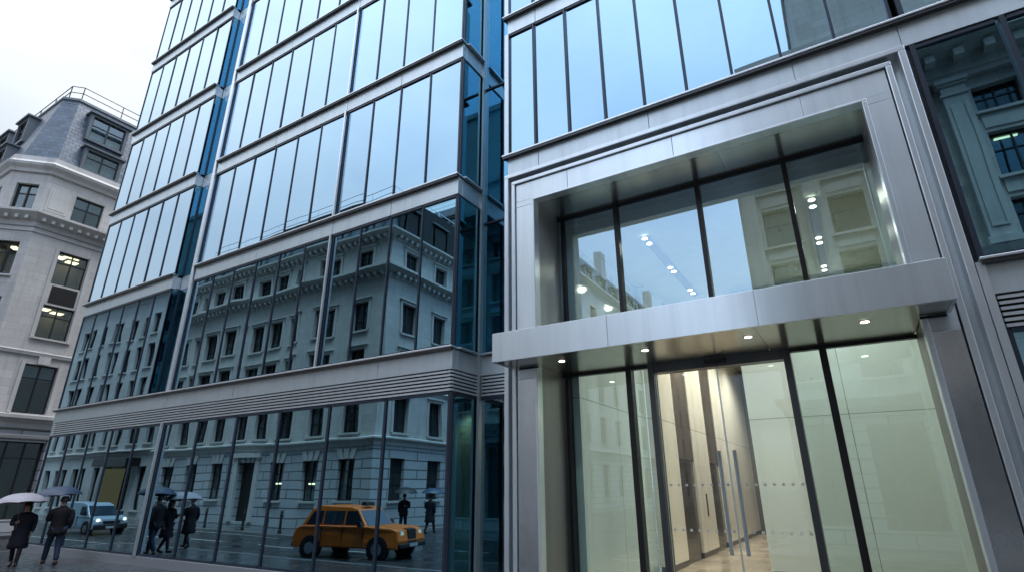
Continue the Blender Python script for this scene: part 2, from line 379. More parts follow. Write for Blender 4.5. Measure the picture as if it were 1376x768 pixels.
XL0, XL1, XP, XB, XC = -21.5, -16.1, -14.95, -9.4, -5.84
YR = 8.43
for i in range(6):
    z0, z1 = LV[i], LV[i+1]-.44
    vis = i < 5
    gm = 'dim_lower_glass' if i == 0 else 'blue_glass'
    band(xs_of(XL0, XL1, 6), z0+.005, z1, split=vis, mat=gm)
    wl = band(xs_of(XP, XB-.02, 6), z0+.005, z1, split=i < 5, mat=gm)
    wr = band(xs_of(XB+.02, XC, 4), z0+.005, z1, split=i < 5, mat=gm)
    # silver double mullion between the two halves, and at the left edge
    mb = MB(); mb.box(XB-.022, XB+.022, FY-.085, FY-.04, z0, z1); part(mb, 'silver_mullion', M['alu_light'], wr)
    mb = MB(); mb.box(XP-.02, XP+.02, FY-.085, FY-.04, z0, z1); part(mb, 'silver_mullion', M['alu_light'], wl)
    # return beside the corner and the set back pane behind the entrance block
    mb = MB(); mb.box(XC-.05, XC+.03, FY+.0, FY+.06, z0, z1); mb.box(XC-.04, XC+.03, YR-.06, YR+.02, z0, z1)
    rt = part(mb, 'return_window', M['mullion'])
    mb = MB(); mb.quad((XC,FY+.03,z0),(XC,YR,z0),(XC,YR,z1),(XC,FY+.03,z1)); part(mb, 'pane', M['teal_glass'], rt)
    mb = MB(); mb.box(XC+.03, XC+.075, YR-.09, YR+.03, z0, z1+.44); part(mb, 'silver_mullion', M['alu'], rt)
    mb = MB(); mb.box(XC+.075, -4.6, YR+.02, YR+.07, z0, z0+.05); mb.box(XC+.075, -4.6, YR-.02, YR+.05, z1-.35, z1-.31); mb.box(-4.63, -4.6, YR-.02, YR+.05, z0+.04, z1-.34)
    rb = part(mb, 'recess_window', M['mullion'])
    mb = MB(); mb.quad((XC+.05,YR+.01,z0-.0),(-4.6,YR+.01,z0),(-4.6,YR+.01,z1+(.44 if i else .44)),(XC+.05,YR+.01,z1+.44)); part(mb, 'pane', M['recess_glass'], rb)
    # narrow recess left of the silver pillar
    mb = MB(); mb.box(XL1-.03, XL1+.0, FY+.0, FY+.24, z0, z1); mb.box(XL1, XL1+.03, FY+.19, FY+.25, z0, z1); mb.box(-15.63,-15.6,FY+.17,FY+.215,z0,z1)
    mb.box(-15.15,-15.12, FY+.19,FY+.25,z0,z1)
    rc = part(mb, 'recess_window', M['mullion'])
    mb = MB(); mb.quad((XL1,FY+.22,z0),(-15.1,FY+.22,z0),(-15.1,FY+.22,z1),(XL1,FY+.22,z1)); part(mb, 'pane', M['recess_glass'], rc)
    mb = MB(); mb.quad((XL1+.006,FY+.02,z0),(XL1+.006,FY+.19,z0),(XL1+.006,FY+.19,z1),(XL1+.006,FY+.02,z1)); part(mb, 'return_pane', M['teal_glass'], rc)
    # spandrels above this storey
    zt = LV[i+1]
    spandrel(XL0-.02, XL1, zt, seams=(-18.8,)); spandrel(XP, XC+.03, zt, seams=(-12.2,-9.4,-7.6), lx=(.0,.03))
    mb = MB(); mb.box(XL1+.01, -15.1, FY+.22, FY+.5, zt-.43, zt-.02); part(mb, 'recess_spandrel', M['alu'])
    mb = MB(); mb.box(XC-.05, XC+.03, FY+.12, YR, zt-.43, zt-.06); sp = part(mb, 'return_spandrel', M['alu'])
    mb = MB(); mb.box(XC-.05, XC+.115, FY+.1, YR-.1, zt-.034, zt-.002); part(mb, 'ledge', M['alu_light'], sp)
    # core and slabs behind
    mb = MB(); mb.box(XL0+.1, XC-.08, FY+.45, 14, zt-.40, zt-.08); part(mb, 'floor_slab', M['office_floor'])
# sill course and louvres over the ground floor
zt = LV[0]
spandrel(XL0-.02, XC+.03, zt, seams=(-19.1,-15.0,-12.2,-9.4,-7.6), lx=(0,.03), h=.38)
mb = MB(); mb.box(XC-.05, XC+.03, FY+.12, YR, zt-.41, zt-.06); sp = part(mb, 'return_spandrel', M['alu'])
mb = MB(); mb.box(XC-.05, XC+.115, FY+.1, YR-.17, zt-.034, zt-.002); part(mb, 'ledge', M['alu_light'], sp)
mb = MB(); mb.box(XC+.03, -4.6, YR-.03, YR+.1, zt-.41, zt-.06); sp = part(mb, 'return_spandrel', M['alu'])
mb = MB(); mb.box(XC+.118, -4.6, YR-.125, YR+.1, zt-.034, zt); part(mb, 'ledge', M['alu_light'], sp)
def louvre(x0, x1, y, zb, ztop, axis='x', n=6):
    bk = MB(); sl = MB(); h = (ztop-zb)/n
    if axis == 'x':
        bk.box(x0, x1, y+.1, y+.16, zb, ztop)
        for i in range(n):
            z = zb + i*h
            sl.hull8([(x0,y-.03,z),(x1,y-.03,z),(x1,y+.07,z+.03),(x0,y+.07,z+.03),(x0,y-.03,z+.036),(x1,y-.03,z+.036),(x1,y+.07,z+.05),(x0,y+.07,z+.05)])
    else:
        bk.box(y-.16, y-.1, x0, x1, zb, ztop)
        for i in range(n):
            z = zb + i*h
            sl.hull8([(y-.07,x0,z+.03),(y+.03,x0,z),(y+.03,x1,z),(y-.07,x1,z+.03),(y-.07,x0,z+.05),(y+.03,x0,z+.036),(y+.03,x1,z+.036),(y-.07,x1,z+.05)])
    b = part(bk, 'louvre_panel', M['black']); part(sl, 'slats', M['alu_light'], b)
for a, b in ((XL0,-15.0),(-14.985,XB),(XB+.01,XC+.0)): louvre(a, b, FY, 3.25, 3.63)
louvre(FY-.0, YR-.05, XC, 3.25, 3.63, 'y')
louvre(XC+.09, -4.75, YR, 3.25, 3.63)
# ground floor glazing
mb = MB(); mb.box(XL0-.1, XC+.12, FY-.06, FY+.2, -.02, .2); mb.box(XC-.1, XC+.12, FY+.2, YR+.2, -.02, .2); mb.box(XC+.12,-4.6,YR-.06,YR+.2,-.02,.2)
part(mb, 'plinth', M['plinth'], bevel=.01)
band(xs_of(XL0, -14.97, 5), .2, 3.24, wide=.05, mat='dim_lower_glass')
g2 = band(xs_of(-14.93, XC, 6), .2, 3.24, wide=.055, mat='dim_lower_glass')
mb = MB(); mb.box(-14.975, -14.92, FY-.09, FY-.037, .2, 3.24); part(mb, 'silver_mullion', M['alu_light'], g2)
mb = MB(); mb.box(XC-.05, XC+.03, FY+.0, FY+.06, .2, 3.24); mb.box(XC-.04, XC+.03, YR-.06, YR+.02, .2, 3.24); mb.box(XC-.03,XC+.01,FY+.06,YR-.06,3.18,3.24)
rt = part(mb, 'return_window', M['mullion'])
mb = MB(); mb.quad((XC,FY+.03,.2),(XC,YR,.2),(XC,YR,3.24),(XC,FY+.03,3.24)); part(mb, 'pane', M['teal_glass'], rt)
mb = MB(); mb.box(XC+.03, XC+.075, YR-.09, YR+.03, .2, 4.04); part(mb, 'silver_mullion', M['alu'], rt)
mb = MB(); mb.box(XC+.075, -4.6, YR-.02, YR+.05, 3.18, 3.24); rb = part(mb, 'recess_window', M['mullion'])
mb = MB(); mb.quad((XC+.05,YR+.01,.2),(-4.6,YR+.01,.2),(-4.6,YR+.01,3.24),(XC+.05,YR+.01,3.24)); part(mb, 'pane', M['entry_glass'], rb)
# silver pillar running up the facade
mb = MB(); mb.box(-15.12, -15.0, FY-.07, FY+.3, 4.05, 26); part(mb, 'pillar', M['alu_light'], bevel=.015)
# solid parts at the ends and the back
mb = MB(); mb.box(XL0-.12, XL0-.0, FY+.05, 24, 0, 25.2); part(mb, 'side_wall', M['alu'])
mb = MB(); mb.box(XL0, XC, 13.9, 14.2, 0, 25); part(mb, 'core_wall', M['office_wall'])
mb = MB(); mb.box(XL0-.12, 12, FY+.3, 24.5, 25.0, 25.3); part(mb, 'roof', M['office_floor'])
mb = MB(); mb.box(XL0, XC-.1, FY+.3, 13.9, .0, .15); part(mb, 'floor_slab', M['office_floor'])
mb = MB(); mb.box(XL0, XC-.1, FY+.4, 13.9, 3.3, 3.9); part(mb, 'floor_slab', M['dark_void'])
for xx in (-20,-17,-13,-10,-7):
    mb = MB(); mb.tube([(xx,9.6,.15),(xx,9.6,3.3)], .22, 16); part(mb, 'column', M['office_wall'])
mb = MB(); mb.box(-7.0,-6.9,FY+.5,12,4,25); part(mb, 'inner_wall', M['blind'])
mb = MB(); mb.box(-5.4,-4.75,9.2,9.3,0,3.3); part(mb, 'inner_wall', M['cream'])

# entrance block, upper floors
XE0, XE1, XR1 = -4.72, 1.5, 11.2
EX = [-4.66] + [-4.06 + .694*i for i in range(9)]
RX = [1.56 + .94*i for i in range(11)]
for i in range(1, 6):
    z0, z1 = LV[i], LV[i+1]-.44
    w = band(EX, z0+.005, z1, wide=.038, fin=.035, split=i < 3)
    mb = MB(); mb.box(XE0, XE0+.09, FY-.05, FY+.1, z0, z1); part(mb, 'edge_trim', M['alu'], w)
    mb = MB(); mb.box(XE0+.02,XE0+.06,FY+.1,YR,z0,z1); part(mb, 'side_reflector', M['alu_light'], w)  # light metal side added so the bay's return glass mirrors something bright
    band(RX, z0+.005, z1, wide=.06, fin=.06, split=i < 2)
    spandrel(XE0+.06, XR1, LV[i+1], seams=(-4.0,-1.94,.22,1.5,3.6,6,8.4), lx=(.08,0))
    mb = MB(); mb.box(XE0+.04, XR1, FY+.45, 14, LV[i+1]-.40, LV[i+1]-.08); part(mb, 'floor_slab', M['office_floor'])
    mb = MB(); mb.box(XE0+.04, XE0+.1, FY+.13, YR, LV[i+1]-.43, LV[i+1]-.06); part(mb, 'return_spandrel', M['alu'])
spandrel(XE0+.06, XR1, LV[1], seams=(-4.0,-1.94,.22,1.5,3.6,6,8.4), lx=(.08,0))
mb = MB(); mb.box(XE0+.1, XR1, FY+.4, 14, LV[1]-.40, LV[1]-.08); part(mb, 'floor_slab', M['office_floor'])
mb = MB(); mb.box(XC, XR1+1, 13.9, 14.2, LV[1]-.3, 25); part(mb, 'core_wall', M['office_wall'])
for i in (0,1):     # blinds behind the two leftmost panes over the portal
    mb = MB(); x0, x1 = EX[i]+.08, EX[i+1]-.06
    n = 9
    for k in range(n):
        a = x0+(x1-x0)*k/n; mb.hull8([(a,FY+.10,7.65),(a+.045,FY+.16,7.65),(a+.05,FY+.165,7.65),(a+.004,FY+.105,7.65),(a,FY+.10,10.5),(a+.045,FY+.16,10.5),(a+.05,FY+.165,10.5),(a+.004,FY+.105,10.5)])
    part(mb, 'blind', M['blind'])
# right bay
band(RX, 4.045, LV[1]-.46, wide=.055, fin=.06, mat='dim_lower_glass')
spandrel(1.56, XR1, LV[0], seams=(3.6,6,8.4), h=.38)
louvre(1.62, XR1, FY, 3.25, 3.63); 
mb = MB(); mb.box(1.52,1.6,FY-.06,FY+.1,.2,4.0); part(mb, 'edge_trim', M['alu_light'])
band([1.6, 3.1, 4.6, 6.1, 7.6, 9.1, 11.2], .2, 3.24, wide=.055, mat='dim_lower_glass')
mb = MB(); mb.box(1.55, XR1, FY-.06, FY+.2, -.02, .2); part(mb, 'plinth', M['plinth'])
mb = MB(); mb.box(XR1, XR1+.3, FY-.05, 24, 0, 25.2); part(mb, 'side_wall', M['alu'])
mb = MB(); mb.box(1.7, XR1, 12.4, 12.6, 0, 7.1); part(mb, 'core_wall', M['office_wall'])
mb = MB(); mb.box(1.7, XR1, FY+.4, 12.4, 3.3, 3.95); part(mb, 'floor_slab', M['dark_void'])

# portal frame: outer edge, channel, inner strip, flat panel
ZT = 7.12
PF = bpy.data.objects.new('portal_frame', None)
def portal(x0, x1, x2, x3, zt0, y0, y1, mat, name='portal_trim', zb=0, **kw):
    """an upside down U: legs x0..x1 and x2..x3, head zt0-(x1-x0)..zt0"""
    t = x1-x0
    mb = MB(); mb.box(x0, x1, y0, y1, zb, zt0-t); mb.box(x2, x3, y0, y1, zb, zt0-t); mb.box(x0, x3, y0, y1, zt0-t, zt0)
    return part(mb, name, mat, **kw)
portal(-4.72, -4.64, 1.43, 1.515, ZT+.02, FY-.05, FY+.3, M['alu_light'], bevel=.012)
portal(-4.64, -4.58, 1.33, 1.43, ZT-.05, FY+.16, FY+.3, M['steel'], 'portal_channel')
portal(-4.58, -4.51, 1.26, 1.33, 6.97, FY-.035, FY+.16, M['alu_light'], bevel=.012)
# face panels with seams; head piece and two legs
for x0, x1 in ((-4.495,-4.165),(.975,1.245)):
    for z0, z1, m_ in ((0,3.3,'steel_leg'),(3.304,6.42,'steel')):
        mb = MB(); mb.box(x0,x1,FY,FY+.16,z0,z1); part(mb, 'portal_panel', M[m_], bevel=.004)
mb = MB()
for a, b in ((-4.495,-3.46),(-3.455,-1.62),(-1.615,.22),(.225,1.245)): mb.box(a, b, FY+.0, FY+.16, 6.53, 6.885)
mb.box(-4.495,-4.165,FY+.0,FY+.16,6.425,6.528); mb.box(.975,1.245,FY,FY+.16,6.425,6.528)
part(mb, 'portal_panel', M['steel'], bevel=.004)
portal(-4.162, -4.125, .91, .972, 6.525, FY-.02, FY+.16, M['alu_light'], bevel=.01)
# reveal and soffit of the opening
GY = 8.52
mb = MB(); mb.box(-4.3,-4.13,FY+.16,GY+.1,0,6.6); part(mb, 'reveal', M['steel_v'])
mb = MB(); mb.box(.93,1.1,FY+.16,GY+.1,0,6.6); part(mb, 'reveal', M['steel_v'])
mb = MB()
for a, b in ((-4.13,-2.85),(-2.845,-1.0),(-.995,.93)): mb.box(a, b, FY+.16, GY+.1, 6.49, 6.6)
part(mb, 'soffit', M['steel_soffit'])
# solid wall behind the frame, around the opening
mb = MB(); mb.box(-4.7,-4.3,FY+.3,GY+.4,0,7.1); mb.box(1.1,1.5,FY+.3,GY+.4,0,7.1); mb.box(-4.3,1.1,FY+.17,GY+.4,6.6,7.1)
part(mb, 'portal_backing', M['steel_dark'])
mb = MB(); mb.box(1.516,1.6,FY+.02,GY+.4,0,7.1); part(mb, 'portal_filler', M['steel_dark'])

# canopy
CZ0, CZ1 = 3.485, 3.945
mb = MB()
mb.box(-4.6,-2.68,7.0,7.04,CZ0,CZ1); mb.box(-2.678,-.74,7.0,7.04,CZ0,CZ1); mb.box(-.738,1.19,7.0,7.04,CZ0,CZ1)
mb.box(-4.6,-4.56,7.04,7.575,CZ0,CZ1); mb.box(1.15,1.19,7.04,7.575,CZ0,CZ1); mb.box(-4.6,1.19,7.04,7.575,CZ1-.02,CZ1+.002)
cn = part(mb, 'canopy', M['steel'], bevel=.004)
mb = MB()
for a, b in ((-4.556,-2.742),(-2.738,-.802),(-.798,1.146)): mb.box(a, b, 7.042, 7.59, CZ0+.006, CZ0+.05)
for a, b in ((-4.125,-2.742),(-2.738,-.802),(-.798,.908)): mb.box(a, b, 7.594, GY, CZ0+.007, CZ0+.05)
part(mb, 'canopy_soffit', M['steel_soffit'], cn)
mb = MB(); mb.box(-4.12,.9,7.62,GY+.12,CZ0+.055,CZ0+.2); part(mb, 'floor_slab', M['steel_dark'], cn)
for a, b in ((-4.45,-4.1),(.9,1.15)):
    mb = MB(); mb.box(a,b,7.575,7.599,CZ0-.03,CZ0+.0); part(mb, 'shadow_gap', M['black'], cn)
for x in (-3.64,-2.32,-.94,.36):
    mb = MB(); mb.tube([(x,7.5,CZ0+.03),(x,7.5,CZ0+.002)], .062, 20)
    d = part(mb, 'downlight', M['steel_dark'], cn)
    mb = MB(); mb.tube([(x,7.5,CZ0+.01),(x,7.5,CZ0-.001)], .046, 20); part(mb, 'lamp_lens', M['lit_white'], cn)

# entrance glazing
mb = MB()
UM = [-2.95,-1.5,-.17]
for x in UM: mb.box(x-.035, x+.035, GY-.05, GY+.1, CZ0+.2, 6.488)
mb.box(-4.05,-3.99,GY-.03,GY+.06,CZ0+.2,6.488); mb.box(.955,.985,GY-.03,GY+.06,CZ0+.2,6.488)
mb.box(-4.12,.92,GY-.02,GY+.06,6.44,6.489); mb.box(-4.12,.92,GY-.02,GY+.06,CZ0+.2,CZ0+.26)
ew = part(mb, 'upper_entrance_window', M['black'])
cx = [-4.12, *UM, .93]
for i in range(4): pane(ew, cx[i], cx[i+1], CZ0+.2, 6.48, GY+.02, M['entry_glass'])
for xs_, a, b, pp in ((((-4.03,.03),(-2.93,.045)),-4.12,-2.6,((-4.12,-2.93),(-2.93,-2.55))),(((-.15,.045),(.975,.02)),-.56,.99,((-.6,-.15),(-.15,.93)))):
    mb = MB()
    for x, w in xs_: mb.box(x-w, x+w, GY-.06, GY+.1, 0, CZ0-.03)
    mb.box(a,b,GY-.03,GY+.06,CZ0-.045,CZ0+.006); mb.box(a,b,GY-.03,GY+.06,0,.05)
    lw = part(mb, 'entrance_window', M['black'])
    for c, d in pp: pane(lw, c, d, .05, CZ0-.04, GY+.02, M['side_glass'])
mb = MB(); mb.box(-2.6,-2.51,GY-.08,GY+.12,0,CZ0+.005); mb.box(-.645,-.555,GY-.08,GY+.12,0,CZ0+.005)
mb.box(-2.51,-.645,GY-.07,GY+.12,CZ0-.14,CZ0+.005)
df = part(mb, 'door_frame', M['steel_dark'])
mb = MB(); mb.box(-1.72,-1.42,GY-.14,GY-.07,CZ0-.09,CZ0-.03); part(mb, 'door_sensor', M['black'], df)
for a, b, hx in ((-2.51,-1.579,-1.68),(-1.571,-.645,-1.47)):
    mb = MB(); mb.box(a, a+.006, GY+.0, GY+.03, .02, CZ0-.14); mb.box(b-.006, b, GY+.0, GY+.03, .02, CZ0-.14); mb.box(a+.006,b-.006,GY+.0,GY+.03,.02,.07)
    dl = part(mb, 'glass_door', M['chrome'])
    pane(dl, a, b, .03, CZ0-.14, GY+.015, M['door_glass'])
    mb = MB(); mb.tube([(hx,GY-.07,.80),(hx,GY-.07,2.14)], .026, 12)
    for z in (.95,1.98): mb.tube([(hx,GY-.06,z),(hx,GY+.02,z)], .012, 8)
    mb.smooth = False; part(mb, 'handle', M['chrome'], dl)
    mb = MB()
    for k in range(8):
        x = a+.06+k*.115
        for z in (1.07,1.67): mb.box(x, x+.035, GY+.006, GY+.010, z, z+.035)
    part(mb, 'glass_markers', M['frost'], dl)

# lobby
LX, LZ = -3.66, 6.25
FYb = 13.75
mb = MB(); mb.box(-4.3,3.2,GY-.9,24.5,-.02,.012); part(mb, 'lobby_floor', M['lobby_floor'])
mb = MB(); mb.box(-4.3,3.2,GY+.12,24.5,LZ,LZ+.1); part(mb, 'lobby_ceiling', M['lobby_ceiling'])
mb = MB()
for a, b in ((12.2,13.7),(15.2,16.9),(18.3,24.4)): mb.box(LX-.2, LX, a, b, .14, LZ)
lwall = part(mb, 'lobby_wall', M['cream'])
mb = MB(); mb.box(LX-.4, LX-.22, GY+.12, 12.195, .02, LZ); part(mb, 'lobby_wall', M['white_panel'])
mb = MB()
for a, b in ((12.2,13.7),(15.2,16.9),(18.3,24.4)): mb.box(LX-.18, LX-.015, a+.01, b-.01, 0, .14)
part(mb, 'skirting', M['skirt'], lwall)
mb = MB(); mb.box(LX-.01,LX+.012,16.0,16.1,.95,1.5); part(mb, 'call_panel', M['black'], lwall)
for a, b in ((13.7,15.2),(16.9,18.3)):
    mb = MB(); mb.box(LX-.3, LX-.02, a+.004, b-.004, 2.32, LZ); s_ = part(mb, 'lift_surround', M['brown'])
    mb = MB(); mb.box(LX-.3, LX-.06, a+.004, (a+b)/2-.004, .01, 2.32); mb.box(LX-.3, LX-.06, (a+b)/2+.004, b-.004, .01, 2.32); part(mb, 'lift_door', M['lift'], s_)
mb = MB(); mb.box(-1.98,3.2,FYb,FYb+.25,.0,LZ); wr = part(mb, 'lobby_wall', M['white_panel'])
mb = MB(); mb.box(-4.3,-1.9,24.4,24.6,0,LZ); part(mb, 'lobby_wall', M['brown'])
mb = MB(); mb.box(1.85,2.05,GY+.3,FYb,0,LZ); part(mb, 'lobby_wall', M['cream'])
mb = MB(); mb.box(-1.99,-1.8,14.0,24.4,0,LZ); part(mb, 'lobby_wall', M['brown'])
mb = MB(); mb.box(-4.1,1.8,GY+.13,GY+.55,LZ-.12,LZ-.001); part(mb, 'bulkhead', M['lobby_ceiling'])
for tx in (.12,-2.78):
    mb = MB(); mb.box(tx-.07, tx+.07, 9.6, 13.6, LZ-.05, LZ-.002); tr = part(mb, 'light_track', M['track'])
    for yy in (9.75,11.5,13.2):
        for o in (-.14,.14):
            mb = MB(); mb.tube([(tx,yy+o,LZ-.05),(tx,yy+o,LZ-.062)], .055, 14); part(mb, 'spotlight', M['lit_white'], tr)

# ------------------------------------------------------------------ generic classical window
def window(par, F, a, b, z0, z1, dep=.22, name='window', bars=(1, (.7,)), lit=0, sill=True, glassm='dark_pane', room=False, fmat='win_frame', w=.055):
    mb = MB(); d0, d1 = -dep, -dep+.07
    mb.fbox(F,a,a+w,d0,d1,z0,z1); mb.fbox(F,b-w,b,d0,d1,z0,z1); mb.fbox(F,a+w,b-w,d0,d1,z0,z0+w); mb.fbox(F,a+w,b-w,d0,d1,z1-w,z1)
    nv, hz = bars
    for i in range(nv):
        c = a+(b-a)*(i+1)/(nv+1); mb.fbox(F,c-w*.45,c+w*.45,d0,d1+.01,z0+w,z1-w)
    for f in hz:
        c = z0+(z1-z0)*f; mb.fbox(F,a+w,b-w,d0,d1-.01,c-w*.4,c+w*.4)
    o = mb.build(name, M[fmat], par)
    mb = MB(); j = random.uniform(-.004,.004)
    P = lambda s_, d_, z_: mb.fp(F, s_, d_, z_)
    mb.quad(P(a+.01,d0+.02+j,z0+.01),P(b-.01,d0+.02-j,z0+.01),P(b-.01,d0+.02-j,z1-.01),P(a+.01,d0+.02+j,z1-.01)); mb.build('pane', M[glassm], o)
    if sill:
        mb = MB(); mb.fbox(F,a-.08,b+.08,-.05,.1,z0-.09,z0-.003); mb.build('sill', M['stone_trim'], o)
    if room:
        q = 1.6
        mb = MB(); mb.fquad(F,a-.3,b+.3,-q,z0-.1,z1+.012)
        mb.quad(P(a-.3,-dep,z0-.1),P(a-.3,-q,z0-.1),P(a-.3,-q,z1+.012),P(a-.3,-dep,z1+.012)); mb.quad(P(b+.3,-dep,z0-.1),P(b+.3,-q,z0-.1),P(b+.3,-q,z1+.012),P(b+.3,-dep,z1+.012))
        mb.quad(P(a-.3,-dep,z0-.1),P(b+.3,-dep,z0-.1),P(b+.3,-q,z0-.1),P(a-.3,-q,z0-.1)); mb.quad(P(a-.3,-dep,z1+.012),P(b+.3,-dep,z1+.012),P(b+.3,-q,z1+.012),P(a-.3,-q,z1+.012))
        mb.build('room', M['room_wall'], o)
        if room == 'blind':
            mb = MB(); mb.fbox(F,a+w,b-w,d0-.06,d0-.05,z1-(z1-z0)*.32,z1-.03)
            mb.build('blind', M['blind_dark'], o)
    if lit:
        mb = MB()
        zl = z1+.0 if room else z1-.1
        mb.fbox(F,a+(b-a)*.1,a+(b-a)*.44,-1.15,-.7,zl-.03,zl-.005); mb.fbox(F,a+(b-a)*.58,a+(b-a)*.95,-1.4,-1.0,zl-.03,zl-.005)
        if lit > 1: mb.fbox(F,a+(b-a)*.3,a+(b-a)*.8,-.62,-.5,zl-.03,zl-.005)
        mb.build('ceiling_light', M['lit'], o)
    return o

# ------------------------------------------------------------------ stone corner building on the left
ST = thing('stone_building', 'pale stone corner building with slate mansard roof, dormers and a roof railing', 'building', (-31,8.1,0))
DR = (-31,8.1,0,1); r2 = math.sqrt(.5)
DC = (-32.15,6.95,r2,r2); DF = (-50,6.95,1,0); WC = 1.15/r2
path = [(-50,6.95),(-32.15,6.95),(-31,8.1),(-31,24)]
opsR, opsC, opsF = [], [], []
rooms = []
for k, s0 in enumerate((1.2, 4.2, 7.2, 10.2, 13.2)):
    s1 = s0+1.25
    opsR += [(s0,s1,4.83,6.98),(s0,s1,8.2,9.75),(s0,s1,10.78,12.4),(s0,s1,14.0,15.4)]
opsR2 = [(s0-.35, s0+1.6, .5, 3.65) for s0 in (1.2,4.2,7.2,10.2,13.2)]
opsC = [(.35,1.27,4.83,6.98),(.35,1.27,8.2,9.75),(.35,1.27,10.78,12.4),(.35,1.27,14.0,15.4)]
for s0 in (2,5,8,11,14,16):
    opsF += [(s0,s0+1.15,4.83,6.98),(s0,s0+1.15,8.2,9.75),(s0,s0+1.15,10.78,12.4),(s0,s0+1.15,14.0,15.4)]
mb = MB(); mb.wall(DR,0,15.9,4.3,16.6,opsR,.24); mb.wall(DC,0,WC,4.3,16.6,opsC,.24); mb.wall(DF,0,17.85,4.3,16.6,opsF,.24)
wl = mb.build('wall', M['stone'], ST)
mb = MB(); mb.wall(DR,0,15.9,0,4.3,opsR2,.4); mb.wall(DC,0,WC,0,4.3,[(.3,1.3,.3,3.65)],.4); mb.wall(DF,0,17.85,0,4.3,[(1+3*i,3+3*i,.5,3.65) for i in range(5)],.4)
mb.build('ground_wall', M['stone_rust'], ST)
for nm, prof in (('cornice', [(-.02,16.0),(.1,16.0),(.14,16.15),(.3,16.3),(.34,16.42),(.2,16.5),(.12,16.62),(.12,16.85),(-.02,16.85)]),
                 ('cornice', [(-.02,13.2),(.06,13.2),(.08,13.42),(.2,13.5),(.42,13.72),(.48,13.78),(.48,13.9),(.1,13.97),(-.02,13.97)]),
                 ('string_course', [(-.02,12.95),(.05,12.95),(.05,13.05),(-.02,13.05)]),
                 ('string_course', [(-.02,7.35),(.07,7.35),(.1,7.5),(-.02,7.55)]),
                 ('cornice', [(-.02,4.2),(.08,4.2),(.1,4.4),(.22,4.55),(.3,4.6),(.3,4.74),(-.02,4.8)]),
                 ('string_course', [(-.02,3.78),(.05,3.78),(.07,3.9),(-.02,3.95)])):
    mb = MB(); mb.sweep(path, prof); mb.build(nm, M['stone_trim'], ST)
# little brackets below the main cornice
mb = MB()
for F, ln in ((DR,15.9),(DC,WC),(DF,17.85)):
    n = int(ln/.36)
    for i in range(n): a = .1+i*ln/n; mb.fbox(F,a,a+.14,.05,.36,13.46,13.62)
mb.build('cornice_brackets', M['stone_trim'], ST)
for s0 in (1.2,4.2,7.2,10.2,13.2):
    first = s0 == 1.2
    window(ST,DR,s0,s0+1.25,4.83,6.98,lit=0,glassm='clear_glass' if first else 'dark_pane',room='blind' if first else False,bars=(1,(.72,)))
    window(ST,DR,s0,s0+1.25,8.2,9.75,lit=1 if first else 0,glassm='clear_glass' if first else 'dark_pane',room='lit' if first else False,bars=(1,(.68,)))
    window(ST,DR,s0,s0+1.25,10.78,12.4,lit=2 if first else 0,glassm='clear_glass' if first else 'dark_pane',room='lit' if first else False,bars=(1,(.68,)),sill=False)
    window(ST,DR,s0,s0+1.25,14.0,15.4,glassm='clear_glass' if first else 'dark_pane',room='blind' if first else False,bars=(1,(.6,)))
    mb = MB(); mb.fbox(DR,s0,s0+1.25,-.1,-.02,9.753,10.777); mb.fbox(DR,s0+.1,s0+1.15,-.02,.01,9.85,10.68); mb.build('apron_panel', M['bronze_panel'], ST)
    window(ST,DR,s0-.35,s0+1.6,.5,3.65,dep=.35,name='shop_window',bars=(2,(.78,)),sill=False,glassm='clear_glass' if first else 'dark_pane',room='lit' if first else False,lit=0)
    mb = MB(); mb.fbox(DR,s0+.4,s0+.85,-.02,.1,7.0,7.34); mb.build('keystone', M['stone_trim'], ST)
    for (a,b,c,d) in ((s0-.16,s0-.01,8.1,12.55),(s0+1.26,s0+1.41,8.1,12.55),(s0-.16,s0-.01,4.83,7.1),(s0+1.26,s0+1.41,4.83,7.1)):
        mb = MB(); mb.fbox(DR,a,b,-.02,.05,c,d); mb.build('architrave', M['stone_trim'], ST)
for z0, z1, l in ((4.83,6.98,0),(8.2,9.75,0),(10.78,12.4,1),(14.0,15.4,0)):
    window(ST,DC,.35,1.27,z0,z1,glassm='clear_glass',room='lit' if l else 'blind',lit=l,bars=(1,(.66,)))
for s0 in (2,5,8,11,14,16):
    for z0, z1 in ((4.83,6.98),(8.2,9.75),(10.78,12.4),(14.0,15.4)): window(ST,DF,s0,s0+1.15,z0,z1,bars=(1,(.66,)))
# raised panel beside the attic window
mb = MB(); mb.fbox(DR,.12,1.0,-.02,.03,14.15,15.35); mb.fbox(DR,.22,.9,.03,.05,14.27,15.23); mb.build('wall_panel', M['stone_trim'], ST)
# mansard
mb = MB(); mb.sweep(path, [(-.15,16.84),(-1.05,21.1),(-1.2,21.15),(-3.5,21.2),(-3.5,16.84)]); rf = mb.build('roof', M['slate'], ST)
mb = MB(); mb.sweep(path, [(-1.02,21.0),(-.96,21.06),(-.98,21.2),(-1.2,21.24),(-1.2,21.0)]); mb.build('roof_edge', M['lead'], rf)
mb = MB(); mb.prism([(-50,9.5),(-33.5,9.5),(-33.5,24),(-50,24)], 16.84, 21.21); mb.build('roof_deck', M['lead'], rf)
mb = MB()
def inset(path, d):
    out = []
    for i, p in enumerate(path):
        ns = []
        for a, b in ((i-1,i),(i,i+1)):
            if 0 <= a and b < len(path): v = Vector(path[b])-Vector(path[a]); v.normalize(); ns.append(Vector((v.y,-v.x)))
        m = sum(ns, Vector((0,0))); m.normalize(); m /= m.dot(ns[0]); out.append((p[0]-m.x*d, p[1]-m.y*d))
    return out
ip = inset(path, 1.25)
for z in (21.72, 22.1): mb.tube([(x,y,z) for x,y in ip], .024, 6)
